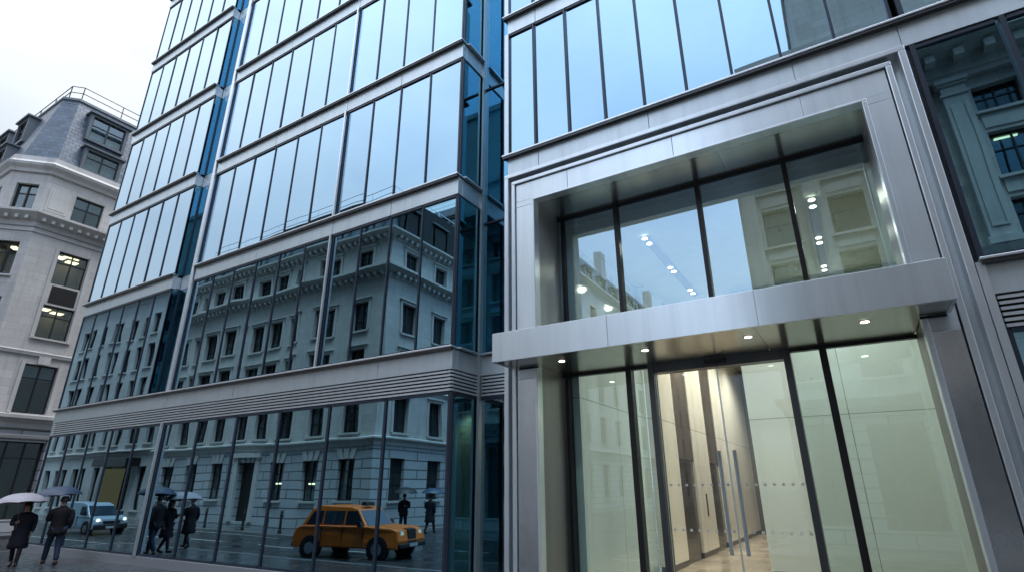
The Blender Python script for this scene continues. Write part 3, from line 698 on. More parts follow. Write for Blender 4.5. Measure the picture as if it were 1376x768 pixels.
for i in range(3):
    a, b = Vector(ip[i]), Vector(ip[i+1]); n = max(1, int((b-a).length/1.9))
    for k in range(n+1): q = a+(b-a)*k/n; mb.tube([(q.x,q.y,21.15),(q.x,q.y,22.1)], .024, 6)
mb.build('roof_railing', M['win_frame'], ST)
def dormer(par, F, a, b, z0, z1, lit=0, front=-.25):
    mb = MB(); t = .14
    back = -1.5
    mb.fbox(F,a-t,a,back,front,z0-t,z1+t); mb.fbox(F,b,b+t,back,front,z0-t,z1+t); mb.fbox(F,a,b,back,front,z1,z1+t); mb.fbox(F,a,b,back,front,z0-t,z0)
    mb.fbox(F,a-t-.1,b+t+.1,back,front+.12,z1+t+.002,z1+t+.09)
    o = mb.build('dormer', M['lead'], par)
    F2 = (F[0]+F[3]*front, F[1]-F[2]*front, F[2], F[3])
    w_ = MB(); w_.fbox(F2,a,a+.05,-.16,-.1,z0,z1); w_.fbox(F2,b-.05,b,-.16,-.1,z0,z1); w_.fbox(F2,a+.05,b-.05,-.16,-.1,z0,z0+.05); w_.fbox(F2,a+.05,b-.05,-.16,-.1,z1-.05,z1)
    c = (a+b)/2; w_.fbox(F2,c-.03,c+.03,-.16,-.09,z0+.05,z1-.05); w_.fbox(F2,a+.05,b-.05,-.155,-.1,z0+(z1-z0)*.62,z0+(z1-z0)*.62+.04)
    w_.build('dormer_window', M['win_frame'], o)
    mb = MB(); mb.fquad(F2,a,b,-.14,z0,z1); mb.build('pane', M['clear_glass'], o)
    mb = MB(); mb.fbox(F2,a+.01,b-.01,-1.2,-1.15,z0,z1); mb.fquad(F2,a+.01,b-.01,-1.1,z0,z1); mb.build('room', M['room_wall'], o)
    if lit:
        mb = MB(); mb.fbox(F2,a+.15,a+(b-a)*.4,-.75,-.4,z1-.06,z1-.03); mb.fbox(F2,a+(b-a)*.58,b-.12,-.9,-.5,z1-.06,z1-.03)
        mb.build('ceiling_light', M['lit'], o)
for s0 in (1.0,4.0,7.0,10.0):
    dormer(ST,DR,s0+.1,s0+1.55,17.0,18.05,1 if s0 == 1.0 else 0,front=.0)
    dormer(ST,DR,s0+.05,s0+1.6,18.95,20.25,0,front=-.42)
for s0 in (14.2,11.6,9,6.4,3.8):
    dormer(ST,DF,s0,s0+1.2,17.0,18.2,0,front=.0); dormer(ST,DF,s0,s0+1.2,18.95,20.2,0,front=-.42)

# ------------------------------------------------------------------ opposite side of the street (seen in the reflections)
def classical(name, label, front, length, side, depth, base, rows, ground, cornices, top, roofh, pitch, wfirst, wwid, door=None, sfirst=1.2, spitch=2.6, swid=.95, ground_lit=(), mats=('stone','stone_rust'), bars=(1,(.5,)), upper=None, surround=False):
    F, Sd = front, side
    T = thing(name, label, 'building', (F[0],F[1],0))
    nwin = int((length-wfirst-wwid)/pitch)+1
    ops, opg, so, sg = [], [], [], []
    for i in range(nwin):
        a = wfirst+i*pitch
        for z0, z1 in (rows if upper is None else ()): ops.append((a,a+wwid,z0,z1))
        if door is not None and i == door: opg.append((a-.15,a+wwid+.15,.15,3.0))
        else: opg.append((a,a+wwid,*ground))
    for a in (upper or ()):
        for z0, z1 in rows: ops.append((a,a+wwid,z0,z1))
    ns = int((depth-sfirst-swid)/spitch)+1
    for i in range(ns):
        a = sfirst+i*spitch
        for z0, z1 in rows: so.append((a,a+swid,z0,z1))
        sg.append((a,a+swid,*ground))
    mb = MB(); mb.wall(F,0,length,base,top,ops,.3); mb.wall(Sd,0,depth,base,top,so,.3); mb.build('wall', M[mats[0]], T)
    mb = MB(); mb.wall(F,0,length,0,base,opg,.3); mb.wall(Sd,0,depth,0,base,sg,.3); mb.build('ground_wall', M[mats[1]], T)
    for k, o in enumerate(ops): window(T,F,*o,dep=.24,bars=bars)
    for k, o in enumerate(so): window(T,Sd,*o,dep=.24,bars=bars)
    if surround:
        for FF, oo in ((F,ops),(Sd,so)):
            for a, b, c, d in oo:
                mb = MB(); mb.fbox(FF,a-.14,a-.01,-.02,.05,c-.02,d); mb.fbox(FF,b+.01,b+.14,-.02,.05,c-.02,d); mb.fbox(FF,a-.14,b+.14,-.02,.055,d+.004,d+.14); mb.fbox(FF,a-.2,b+.2,-.02,.13,d+.144,d+.2)
                mb.build('window_surround', M['stone_trim'], T)
    for k, o in enumerate(opg):
        if door is not None and k == door:
            mb = MB(); mb.fbox(F,o[0],o[1],-.3,-.22,o[2],o[3]); mb.build('door', M['bronze_panel'], T)
            mb = MB(); mb.fbox(F,o[0]-.35,o[0]-.02,-.02,.12,.15,3.2); mb.fbox(F,o[1]+.02,o[1]+.35,-.02,.12,.15,3.2); mb.fbox(F,o[0]-.45,o[1]+.45,-.02,.2,3.2,3.42); mb.build('door_surround', M['stone_trim'], T)
        else: window(T,F,*o,dep=.26,bars=bars,sill=True,lit=0)
        if k in ground_lit:
            mb = MB(); mb.fbox(F,o[0]+.3,o[0]+.75,-.22,-.2,1.9,1.97); mb.build('lamp', M['lit'], T)
    for o in sg: window(T,Sd,*o,dep=.26,bars=bars)
    P0 = (F[0]+F[2]*0, F[1]+F[3]*0); P1 = (F[0]+F[2]*length, F[1]+F[3]*length)
    S0 = (Sd[0], Sd[1]); S1 = (Sd[0]+Sd[2]*depth, Sd[1]+Sd[3]*depth)
    pth = [S0, S1, P1] if (Vector(S1)-Vector(P0)).length < .1 else [P0, P1, S1]
    for z, p, h in cornices:
        mb = MB(); mb.sweep(pth, [(-.02,z-h),(.04,z-h),(.06,z-h*.6),(p*.5,z-h*.45),(p,z-h*.2),(p,z),(.03,z+.05),(-.02,z+.05)]); mb.build('cornice' if p > .2 else 'string_course', M['stone_trim'], T)
    if roofh:
        mb = MB(); mb.sweep(pth, [(-.15,top),(-.9,top+roofh),(-4,top+roofh+.2),(-4,top)]); rf = mb.build('roof', M['slate'], T)
        for i in range(0, nwin):
            a = wfirst+i*pitch; dormer(T,F,a,a+wwid,top+.35,top+.35+min(1.3,roofh-.7),0,front=-.2)
        for i in range(0, ns):
            a = sfirst+i*spitch; dormer(T,Sd,a,a+swid,top+.35,top+.35+min(1.3,roofh-.7),0,front=-.2)
        mb = MB(); ipp = inset(pth, 1.1)
        for z in (.45,.85): mb.tube([(x,y,top+roofh+z) for x,y in ipp], .025, 6)
        for i in range(len(ipp)-1):
            a, b = Vector(ipp[i]), Vector(ipp[i+1]); n = int((b-a).length/1.8)
            for k in range(n+1): q = a+(b-a)*k/max(1,n); mb.tube([(q.x,q.y,top+roofh),(q.x,q.y,top+roofh+.85)], .025, 6)
        mb.build('roof_railing', M['alu_light'], T)
    # body so that nothing is hollow
    ax, ay = (P0[0]+P1[0])/2, 0
    return T, pth
FA = -3.0
A, pa = classical('stone_building', 'grey stone office block with rusticated ground floor on the opposite corner, mirrored in the glass',
    (-18.2,FA,-1,0), 18.4, (-18.2,FA-11,0,1), 11, 3.65, [(4.1,5.75),(6.6,8.0),(8.9,10.4),(12.25,13.2)], (1.15,2.95),
    [(14.0,.45,.45),(12.0,.5,.5),(3.85,.2,.35),(6.25,.12,.15)], 14.0, 2.6, 2.45, 1.1, 1.05, door=3, ground_lit=(1,2), bars=(1,(.36,.68)), upper=[1.1,3.55,5.9,7.7,9.5,11.3,13.1,14.9,16.7], surround=True)
for F, ln in (((-18.2,FA,-1,0),18.3),((-18.2,FA-11,0,1),11)):
    mb = MB()
    for i in range(int(ln/.42)):
        a = .1+i*.42; mb.fbox(F,a,a+.17,.03,.3,13.6,13.76); mb.fbox(F,a,a+.17,.03,.32,11.56,11.72)
    mb.build('cornice_brackets', M['stone_trim'], A)

# keystones over the ground floor windows
mb = MB()
for i in range(7):
    a = 1.1+i*2.45
    for k in range(-1,2):
        c = a+.525+k*.33; mb.hull8([A_ for A_ in [mb.fp((-18.2,FA,-1,0),c-.12,.06,2.96),mb.fp((-18.2,FA,-1,0),c+.12,.06,2.96),mb.fp((-18.2,FA,-1,0),c+.12,-.02,2.96),mb.fp((-18.2,FA,-1,0),c-.12,-.02,2.96),
            mb.fp((-18.2,FA,-1,0),c-.15+k*.13,.06,3.4),mb.fp((-18.2,FA,-1,0),c+.15+k*.13,.06,3.4),mb.fp((-18.2,FA,-1,0),c+.15+k*.13,-.02,3.4),mb.fp((-18.2,FA,-1,0),c-.15+k*.13,-.02,3.4)]])
mb.build('keystones', M['stone_trim'], A)
# plain long block further left
Cb, pc = classical('office_block', 'long plain pale block with rows of narrow windows further along the opposite side',
    (-36.7,FA-.2,-1,0), 52, (-36.7,FA-8.2,0,1), 8, 3.8, [(4.4,6.2),(7.0,8.7),(9.4,11.0),(11.7,13.2)], (.5,3.0),
    [(15.0,.5,.6),(4.0,.2,.3)], 15.0, 0, 1.75, .7, .8, mats=('stone_plain','stone_plain'), bars=(0,(.5,)))
mb = MB(); mb.box(-88,-36.8,-11,FA-.6,0,14.9); mb.build('core', M['dark_void'], Cb)
mb = MB(); mb.box(-36.4,-18.4,-14,FA-.6,0,16.5); mb.build('core', M['dark_void'], A)
mb = MB(); mb.box(-42,-38,FA-.15,FA+.55,3.0,3.5); mb.build('awning', M['black'], Cb)
mb = MB(); mb.box(-41.5,-39.3,FA-.17,FA-.1,.6,2.9); mb.build('lit_shop_window', M['lit_room'], Cb)
# taller block along the side street
Eb, pe = classical('office_block', 'tall stone block with slate roof along the side street opposite, mirrored above the canopy',
    (-18.2,-14.2,-1,0), 14, (-18.2,-74,0,1), 59.8, 4.2, [(5,7.2),(8.4,10.6),(11.8,14.0),(15.2,17.4)], (.8,3.4),
    [(19.4,.6,.7),(14.6,.3,.4),(4.4,.25,.35)], 19.4, 3.0, 3.4, 1.2, 1.3, spitch=3.4, swid=1.4)
mb = MB(); mb.box(-32,-18.6,-73.8,-14.6,0,19.3); mb.build('core', M['dark_void'], Eb)
mb = MB(); mb.box(-19.8,-19.0,-34,-32.8,22,25); mb.box(-19.8,-19.0,-48,-47,22,25); mb.build('chimney', M['stone'], Eb)

# big pilastered block behind the camera
BF = (24,-3.3,-1,0); BX = lambda x: 24-x
Bt = thing('stone_building', 'grand stone building with giant pilasters and deep cornice facing the entrance, mirrored at right', 'building', (8,-3.3,0))
BS = (-1.8,-3.3,0,-1)
ops, opg = [], []
bays = [5.33+2.1*k for k in range(-3, 9)]
for c in bays:
    for z0, z1 in ((11.95,12.83),(9.77,11.22),(8.0,9.12),(4.9,6.5)): ops.append((BX(c+.55),BX(c-.55),z0,z1))
    opg.append((BX(c+.75),BX(c-.75),.5,3.5))
mb = MB(); mb.wall(BF,0,25.8,4.2,14.4,ops,.35); mb.wall(BS,0,36,4.2,14.4,[],.3); mb.build('wall', M['stone'], Bt)
mb = MB(); mb.wall(BF,0,25.8,0,4.2,opg,.35); mb.wall(BS,0,36,0,4.2,[],.3); mb.build('ground_wall', M['stone_rust'], Bt)
for k, o in enumerate(ops):
    lt = k in (13, 22)
    window(Bt,BF,*o,dep=.3,bars=(1,(.62,)),lit=2 if lt else 0,glassm='clear_glass' if lt else 'dark_pane',room='lit' if lt else False)
for c in bays:
    mb = MB()
    for z in (11.3, 9.2):
        mb.fbox(BF,BX(c+.55),BX(c-.55),-.02,.03,z+.06,z+.5); 
    mb.build('apron_panel', M['stone_trim'], Bt)
for o in opg: window(Bt,BF,*o,dep=.32,bars=(1,(.75,)),sill=False)
for c in [4.36+2.1*k for k in range(-3, 10)]:
    a, b = BX(c+.29), BX(c-.29)
    mb = MB(); mb.fbox(BF,a,b,-.02,.2,8.0,12.66); mb.fbox(BF,a+.1,a+.15,.2,.225,8.3,12.3); mb.fbox(BF,b-.15,b-.1,.2,.225,8.3,12.3); mb.fbox(BF,a+.15,b-.15,.2,.225,8.3,8.36)
    mb.fbox(BF,a-.06,b+.06,-.02,.27,7.8,8.0); mb.fbox(BF,a-.04,b+.04,-.02,.24,12.66,12.74); mb.fbox(BF,a+.0,b-.0,-.02,.23,12.74,12.98); mb.fbox(BF,a-.06,b+.06,-.02,.28,12.98,13.06); mb.fbox(BF,a-.1,b+.1,-.02,.32,13.06,13.18)
    mb.build('pilaster', M['stone_trim'], Bt)
bp = [(24,-3.3),(-1.8,-3.3),(-1.8,-39)]
for nm, pr in (('cornice',[(-.02,13.19),(.2,13.19),(.22,13.34),(.27,13.36),(.27,13.6),(.4,13.85),(.8,14.05),(.85,14.1),(.85,14.36),(.1,14.5),(-.02,14.5)]),('string_course',[(-.02,7.5),(.25,7.5),(.32,7.74),(-.02,7.77)]),('cornice',[(-.02,4.0),(.15,4.0),(.3,4.25),(.3,4.4),(-.02,4.45)])):
    mb = MB(); mb.sweep(bp, pr); mb.build(nm, M['stone_trim'], Bt)
mb = MB()
for i in range(36): a = .3+i*.7; mb.fbox(BF,a,a+.24,.26,.66,13.66,13.9)
mb.build('cornice_brackets', M['stone_trim'], Bt)
mb = MB(); mb.box(-1.2,3.6,-12,-3.5,14.38,16.3); mb.box(-1.25,3.65,-12.1,-3.4,16.3,16.6); mb.box(1.05,9.4,-12,-4.0,16.6,21.2); mb.box(.95,9.5,-12.1,-3.9,21.2,21.5); mb.box(3.65,9.4,-12,-4.0,14.38,16.6); mb.build('attic_storey', M['stone'], Bt)
mb = MB()
for c in (10.2,11.6,13.2): mb.box(c,c+.9,-6.5,-4.2,14.3,15.1)
mb.build('roof_plant', M['lead'], Bt)
mb = MB(); mb.box(-1,24,-38,-3.9,0,14.3); mb.build('core', M['dark_void'], Bt)

# ------------------------------------------------------------------ people
def skin(name, verts, edges, rad, mat, parent, sub=2):
    me = bpy.data.meshes.new(name); me.from_pydata(verts, edges, [])
    o = bpy.data.objects.new(name, me); COL.objects.link(o)
    sk = o.modifiers.new('skin','SKIN'); 
    sl = me.skin_vertices[0].data if me.skin_vertices else None
    if sl is None:
        bm = bmesh.new(); bm.from_mesh(me); bm.verts.layers.skin.verify(); bm.to_mesh(me); bm.free(); sl = me.skin_vertices[0].data
    for i, r in enumerate(rad):
        sl[i].radius = r if isinstance(r, tuple) else (r, r)
    sl[0].use_root = True
    ss = o.modifiers.new('sub','SUBSURF'); ss.levels = sub; ss.render_levels = sub
    dg = bpy.context.evaluated_depsgraph_get(); dg.update()
    m2 = bpy.data.meshes.new_from_object(o.evaluated_get(dg)); m2.name = name
    for p in m2.polygons: p.use_smooth = True
    m2.materials.clear(); m2.materials.append(mat)
    bpy.data.objects.remove(o)
    ob = bpy.data.objects.new(name, m2); COL.objects.link(ob); ob.parent = parent
    return ob
def mbp(): return MB(1.0)
M['skin'] = simple('skin', (.42,.26,.19), .5)
M['navy'] = simple('navy_coat', (.008,.010,.018), .7, 0, .3, .3, 20, .3)
M['black_coat'] = simple('black_jacket', (.007,.007,.009), .7, 0, .3, .3, 20, .3)
M['jeans'] = simple('dark_blue_jeans', (.016,.028,.055), .8, 0, .3, .3, 25)
M['tights'] = simple('black_leggings', (.006,.006,.007), .8)
M['boot'] = simple('brown_boot', (.06,.03,.018), .45)
M['boot_black'] = simple('black_boot', (.008,.008,.008), .4)
M['hair'] = simple('dark_hair', (.012,.008,.006), .5)
M['umb_navy'] = simple('navy_umbrella_fabric', (.035,.06,.11), .45, 0, .5, .15, 4)
M['umb_grey'] = simple('pale_grey_umbrella_fabric', (.42,.40,.44), .5, 0, .5, .25, 30)
M['umb_black'] = simple('black_umbrella_fabric', (.012,.014,.018), .5)
M['rod'] = simple('umbrella_metal', (.05,.05,.055), .3, .8)

def person(label, pos, heading, h, coat, legs, boots, long_coat, hold, step=.32, long_hair=False, group=None, lean=0):
    """faces local +x; pos in units of K; all lengths inside in metres"""
    T = thing('person', label, 'person', pos, group)
    T.rotation_euler.z = heading; f = h/1.75; T.scale = (f,f,f)
    hip, sh, nk = .92, 1.43, 1.50
    s = step
    # left leg forward, right leg back; heel of the rear foot lifted
    fa, fb = (s*.85, .10, .085), (-s*.85, -.09, .11)
    ka, kb = (s*.62, .10, .50), (-s*.18, -.095, .49)
    # holding arm: right (-y) or left
    hs = -1 if hold == 'right' else 1
    hand = (.27, hs*.10, 1.24)
    V = [(0,0,.95),(0,.09,.92),(0,-.09,.92),ka,kb,fa,fb,(fa[0]+.17,.11,.045),(fb[0]+.16,-.10,.05),
         (0,0,1.15),(.0,0,1.36),(0,.17,1.41),(0,-.17,1.41),(.015,0,1.52),(.03,0,1.58),(.03,0,1.68)]
    Rd = [(.115,.14),.075,.075,.045,.045,.03,.03,.026,.026,(.11,.145),(.12,.16),.065,.065,.055,.07,.085]
    Ed = [(0,1),(0,2),(1,3),(2,4),(3,5),(4,6),(5,7),(6,8),(0,9),(9,10),(10,11),(10,12),(10,13),(13,14),(14,15)]
    n = len(V)
    # bent holding arm and relaxed arm
    shA = 12 if hs < 0 else 11; shB = 11 if hs < 0 else 12
    V += [(.05,hs*.25,1.16), hand]; Rd += [.046,.034]; Ed += [(shA,n),(n,n+1)]
    V += [(-.06,-hs*.23,1.14),(.02,-hs*.23,.90)]; Rd += [.046,.034]; Ed += [(shB,n+2),(n+2,n+3)]
    body = skin('body', V, Ed, Rd, M['skin'], T)
    # hands with fingers: one curled round the shaft, one relaxed
    for (hx,hy,hz), grip, sd in ((hand,True,hs),((.02,-hs*.23,.90),False,-hs)):
        fv, fe, fr = [(hx,hy,hz),(hx+(.06 if grip else .0),hy,hz-(.0 if grip else .07))], [(0,1)], [(.03,.02),(.034,.018)]
        for k in range(4):
            b = len(fv); o = (k-1.5)*.02; ln = (.9,1,.95,.75)[k]
            if grip: pts = [(hx+.075,hy+.012*sd,hz-o),(hx+.10*ln,hy-.012*sd,hz-o),(hx+.085*ln,hy-.04*sd,hz-o),(hx+.055*ln,hy-.035*sd,hz-o)]
            else: pts = [(hx+o,hy,hz-.09),(hx+o+.006,hy-.01*sd,hz-.12*ln),(hx+o+.01,hy-.025*sd,hz-.145*ln)]
            fv += pts; fr += [.009]*len(pts); fe += [(1,b)] + [(b+i,b+i+1) for i in range(len(pts)-1)]
        b = len(fv)
        tp = [(hx+.03,hy-.02*sd,hz+.03),(hx+.07,hy-.04*sd,hz+.04)] if grip else [(hx+.03,hy-.01*sd,hz-.05),(hx+.045,hy-.02*sd,hz-.085)]
        fv += tp; fr += [.011,.009]; fe += [(0,b),(b,b+1)]
        skin('hand', fv, fe, fr, M['skin'], body, 1)
    # face: nose, eyes, ears
    mb = mbp(); mb.hull8([(.11,-.014,1.635),(.14,-.008,1.635),(.14,.008,1.635),(.11,.014,1.635),(.105,-.008,1.685),(.112,-.005,1.685),(.112,.005,1.685),(.105,.008,1.685)]); mb.build('nose', M['skin'], body)
    for y in (-.033,.033):
        mb = mbp(); mb.tube([(.102,y,1.69),(.112,y,1.69)], [.012,.006], 8); mb.build('eye', M['hair'], body)
        mb = mbp(); mb.tube([(.02,y*2.75,1.66),(.025,y*3.0,1.70)], [.018,.022], 8); mb.build('ear', M['skin'], body)
    mb = mbp(); mb.hull8([(.10,-.025,1.60),(.115,-.02,1.60),(.115,.02,1.60),(.10,.025,1.60),(.10,-.025,1.61),(.117,-.02,1.61),(.117,.02,1.61),(.10,.025,1.61)]); mb.build('mouth', M['boot'], body)
    # hair
    mb = mbp(); mb.smooth = True; rings = []
    for i in range(9):
        t = i/8; z = 1.64+.145*math.sin(t*math.pi/2); r = .115*math.cos(t*math.pi/2)**.6+.002
        rings.append([(.0+r*math.cos(q*math.pi/8)*1.02-(.02 if math.cos(q*math.pi/8) > .3 else 0), r*.9*math.sin(q*math.pi/8), z+(.05 if math.cos(q*math.pi/8) > .3 else 0)*(1-t)) for q in range(16)])
    mb.loft(rings); 
    if long_hair:
        rings = []
        for i in range(7):
            t = i/6; z = 1.68-.36*t; rr = .11-.02*t
            rings.append([(-.035+rr*.75*math.cos(q*math.pi/8), rr*1.05*math.sin(q*math.pi/8), z) for q in range(16)])
        mb.loft(rings)
    mb.build('hair', M['hair'], T)
    # trousers
    tv = [(0,0,.96),(0,.085,.90),(0,-.085,.90),ka,kb,(fa[0]-.01,fa[1],.12),(fb[0]-.01,fb[1],.14)]
    wd = 1.0 if not long_coat else .82
    skin('trousers', tv, [(0,1),(0,2),(1,3),(2,4),(3,5),(4,6)], [(.14,.16),.105*wd,.105*wd,.08*wd,.08*wd,.066*wd,.066*wd], M[legs], T)
    for (x,y,z), d in ((fa,0),(fb,1)):
        tilt = .03 if d == 0 else .0
        bv = [(x-.02,y,.17),(x-.025,y,.07+(.02 if d else 0)),(x+.10,y,.05+tilt),(x+.19,y,.045+tilt)]
        skin('boot', bv, [(0,1),(1,2),(2,3)], [.058,.058,.05,.035], M[boots], T)
    # coat: torso ring loft, sleeves, hood or collar
    zb = .52 if long_coat else .80
    mb = mbp(); mb.smooth = True; rings = []
    N_ = 13
    for i in range(N_):
        t = i/(N_-1); z = zb+(1.50-zb)*t
        if z < .95: w, d = .205+(.95-z)*.10, .165+(.95-z)*.13
        elif z < 1.15: w, d = .195, .15
        elif z < 1.42: w, d = .195+.055*math.sin((z-1.15)/.27*math.pi/2), .155
        else: w, d = .25-(z-1.42)/.08*.14, .15-(z-1.42)/.08*.05
        puff = .010*math.sin(i*math.pi) if not long_coat else (.012 if i % 2 else -.004)
        rings.append([((d+puff)*math.cos(q*math.pi/10)+.01, (w+puff)*math.sin(q*math.pi/10), z + .012*math.sin(q*1.7+i)) for q in range(20)])
    mb.loft(rings); ct = mb.build('coat', M[coat], T)
    skin('sleeve', [(0,hs*.17,1.41),(.0,hs*.235,1.36),(.05,hs*.265,1.16),(hand[0]-.04,hand[1]+hs*.02,hand[2])], [(0,1),(1,2),(2,3)], [.09,.085,.074,.058], M[coat], ct)
    skin('sleeve', [(0,-hs*.17,1.41),(-.01,-hs*.235,1.36),(-.06,-hs*.25,1.14),(.01,-hs*.24,.93)], [(0,1),(1,2),(2,3)], [.09,.085,.074,.058], M[coat], ct)
    mb = mbp(); mb.smooth = True
    rings = [[((.1-.02*i)*math.cos(q*math.pi/8)-.01,(.105-.015*i)*math.sin(q*math.pi/8),1.46+.04*i) for q in range(16)] for i in range(3)]
    mb.loft(rings, False); mb.build('collar', M[coat], ct)
    return T, Vector(pos)*K, f, heading, Vector(hand)
def umbrella(label, who, mat, rad=.56, tilt=(0,0), up=.62, group=None):
    T0, pos, f, hd, hand = who
    rot = Matrix.Rotation(hd,3,'Z'); hp = pos + rot @ (hand*f + Vector((.085,0,0)))
    U = thing('umbrella', label, 'umbrella', hp, group, k=1.0)
    U.rotation_euler = (tilt[0], tilt[1], hd)
    n, seg = 8, 6; top = up; mb = mbp(); mb.smooth = False
    rings = []
    for i in range(8):
        t = i/7; r = rad*math.sin(t*1.18)/math.sin(1.18); z = top - .30*rad*(1-math.cos(t*1.18))/(1-math.cos(1.18))*1.5
        ring = []
        for q in range(n*seg):
            a = q*2*math.pi/(n*seg); u = (q % seg)/seg
            dip = 1-.035*math.sin(u*math.pi)*t; 
            ring.append((r*dip*math.cos(a), r*dip*math.sin(a), z-.02*t*0+.022*t*math.sin(u*math.pi)))
        rings.append(ring)
    ins = [[(x*.992,y*.992,z-.006) for x,y,z in r] for r in reversed(rings)]
    mb.loft(rings+ins, True); mb.build('canopy', mat, U)
    mb = mbp(); mb.tube([(0,0,-.12),(0,0,top+.05)], .007, 8); mb.build('shaft', M['rod'], U)
    mb = mbp(); mb.tube([(0,0,-.03),(0,0,-.14),(.02,0,-.17),(.05,0,-.16),(.055,0,-.14)], .014, 8); mb.build('handle', M['black'], U)
    for k in range(n):
        a = k*2*math.pi/n
        mb = mbp(); pts = []
        for i in range(1,8):
            t = i/7; r = rad*math.sin(t*1.18)/math.sin(1.18)*.985; z = top-.012-.30*rad*(1-math.cos(t*1.18))/(1-math.cos(1.18))*1.5
            pts.append((r*math.cos(a), r*math.sin(a), z))
        mb.tube(pts, .004, 5); mb.tube([(0,0,top-.2),pts[3]], .003, 5); mb.build('rib', M['rod'], U)
    return U
w1 = person('person in a long dark quilted coat and black leggings walking under a pale grey umbrella', (-16.95,5.95,0), R(-28), 1.66, 'navy', 'tights', 'boot_black', True, 'right', .27, True)
umbrella('pale grey umbrella held over the person in the long coat', w1, M['umb_grey'], .60, (R(3),R(-3)), .76)
w2 = person('person in a black jacket and dark blue jeans walking under a navy umbrella', (-16.55,6.5,0), R(168), 1.80, 'black_coat', 'jeans', 'boot', False, 'left', .30)
umbrella('navy umbrella held over the person in jeans', w2, M['umb_navy'], .60, (R(-4),R(2)), .84)
w3 = person('person in a dark knee-length coat without an umbrella, mirrored between the two umbrellas', (-17.6,4.95,0), R(175), 1.70, 'black_coat', 'tights', 'boot_black', True, 'right', .28)
w4 = person('person in dark clothes under a black umbrella at the opposite street corner', (-15.9,-2.6,0), R(60), 1.75, 'black_coat', 'jeans', 'boot_black', False, 'right', .28)
umbrella('black umbrella held by the person at the opposite street corner', w4, M['umb_black'], .58, (R(3),R(3)), .84)
w5 = person('person in a long dark coat under a dark blue umbrella beside the opposite corner', (-14.9,-3.0,0), R(-100), 1.70, 'navy', 'tights', 'boot_black', True, 'right', .28)
umbrella('dark blue umbrella held by the person beside the opposite corner', w5, M['umb_navy'], .58, (R(-3),R(3)), .82)

# ------------------------------------------------------------------ vehicles
M['taxi_gold'] = simple('gold_car_paint', (.90,.22,.025), .3, .05, .6, .05)
M['van_blue'] = simple('pale_blue_van_paint', (.30,.42,.52), .3, .2, .6, .05)
M['tyre'] = simple('tyre_rubber', (.012,.012,.012), .8)
M['rim'] = metal('wheel_metal', (.45,.46,.48), .35)
M['car_glass'] = simple('car_window_glass', (.02,.04,.06), .03, 0, 1.0)
M['plastic'] = simple('black_plastic', (.015,.015,.016), .5)
M['lamp_on'] = emit('headlight_lit', (1,.88,.66), 1.4)
M['lamp_dim'] = emit('headlight_dim', (1,.95,.85), .4)
M['plate'] = simple('number_plate', (.6,.6,.6), .4)
def car(name, label, cat, pos, heading, sc, paint, body_prof, roof_prof, W, wheels, lamp, extras):
    """local +x forward, origin on the road under the middle; profiles are (x, z, half width) outlines"""
    T = thing(name, label, cat, pos); T.rotation_euler.z = heading; T.scale = (sc,sc,sc)
    def solid(prof, nm, mat, par, shift=0):
        mb = mbp(); n = len(prof)
        vs = []
        for sgn, inset in ((1,.08),(1,0),(-1,0),(-1,.08)):
            cx = sum(p[0] for p in prof)/n; cz = sum(p[1] for p in prof)/n
            for x, z, w in prof:
                vs.append((cx+(x-cx)*(1-inset*.35), sgn*(w-(0 if inset == 0 else -.0)+(-inset*.0)) if inset == 0 else sgn*(w+.045), cz+(z-cz)*(1-inset*.8)))
        order = [0,1,2,3]
        rings = [vs[k*n:(k+1)*n] for k in order]
        mb.loft(rings); o = mb.build(nm, mat, par)
        b = o.modifiers.new('bevel','BEVEL'); b.width = .03; b.segments = 2; b.limit_method = 'ANGLE'; b.angle_limit = R(35)
        return o
    body = solid(body_prof, 'body', paint, T)
    cab = solid(roof_prof, 'cabin', paint, T)
    for x in wheels:
        for sgn in (1,-1):
            y = sgn*(W-.10)
            mb = mbp(); mb.disc_y((x,.33),.42,y-sgn*.02,y+sgn*.155,28); mb.build('wheel_arch', M['plastic'], T)
            mb = mbp(); mb.disc_y((x,.33),.33,y-sgn*.05,y+sgn*.17,28); wh = mb.build('wheel', M['tyre'], T)
            mb = mbp(); mb.disc_y((x,.33),.2,y+sgn*.12,y+sgn*.18,20); mb.build('rim', M['rim'], wh)
    extras(T, body, cab, lamp)
    return T
def sidewin(mb, sgn, a0, b0, a1, b1, z0, z1, w, k, base=1.03):
    y0 = w-k*(z0-base)+.012; y1 = w-k*(z1-base)+.012
    mb.hull8([(a0,sgn*y0,z0),(b0,sgn*y0,z0),(b0,sgn*(y0-.05),z0),(a0,sgn*(y0-.05),z0),(a1,sgn*y1,z1),(b1,sgn*y1,z1),(b1,sgn*(y1-.05),z1),(a1,sgn*(y1-.05),z1)])
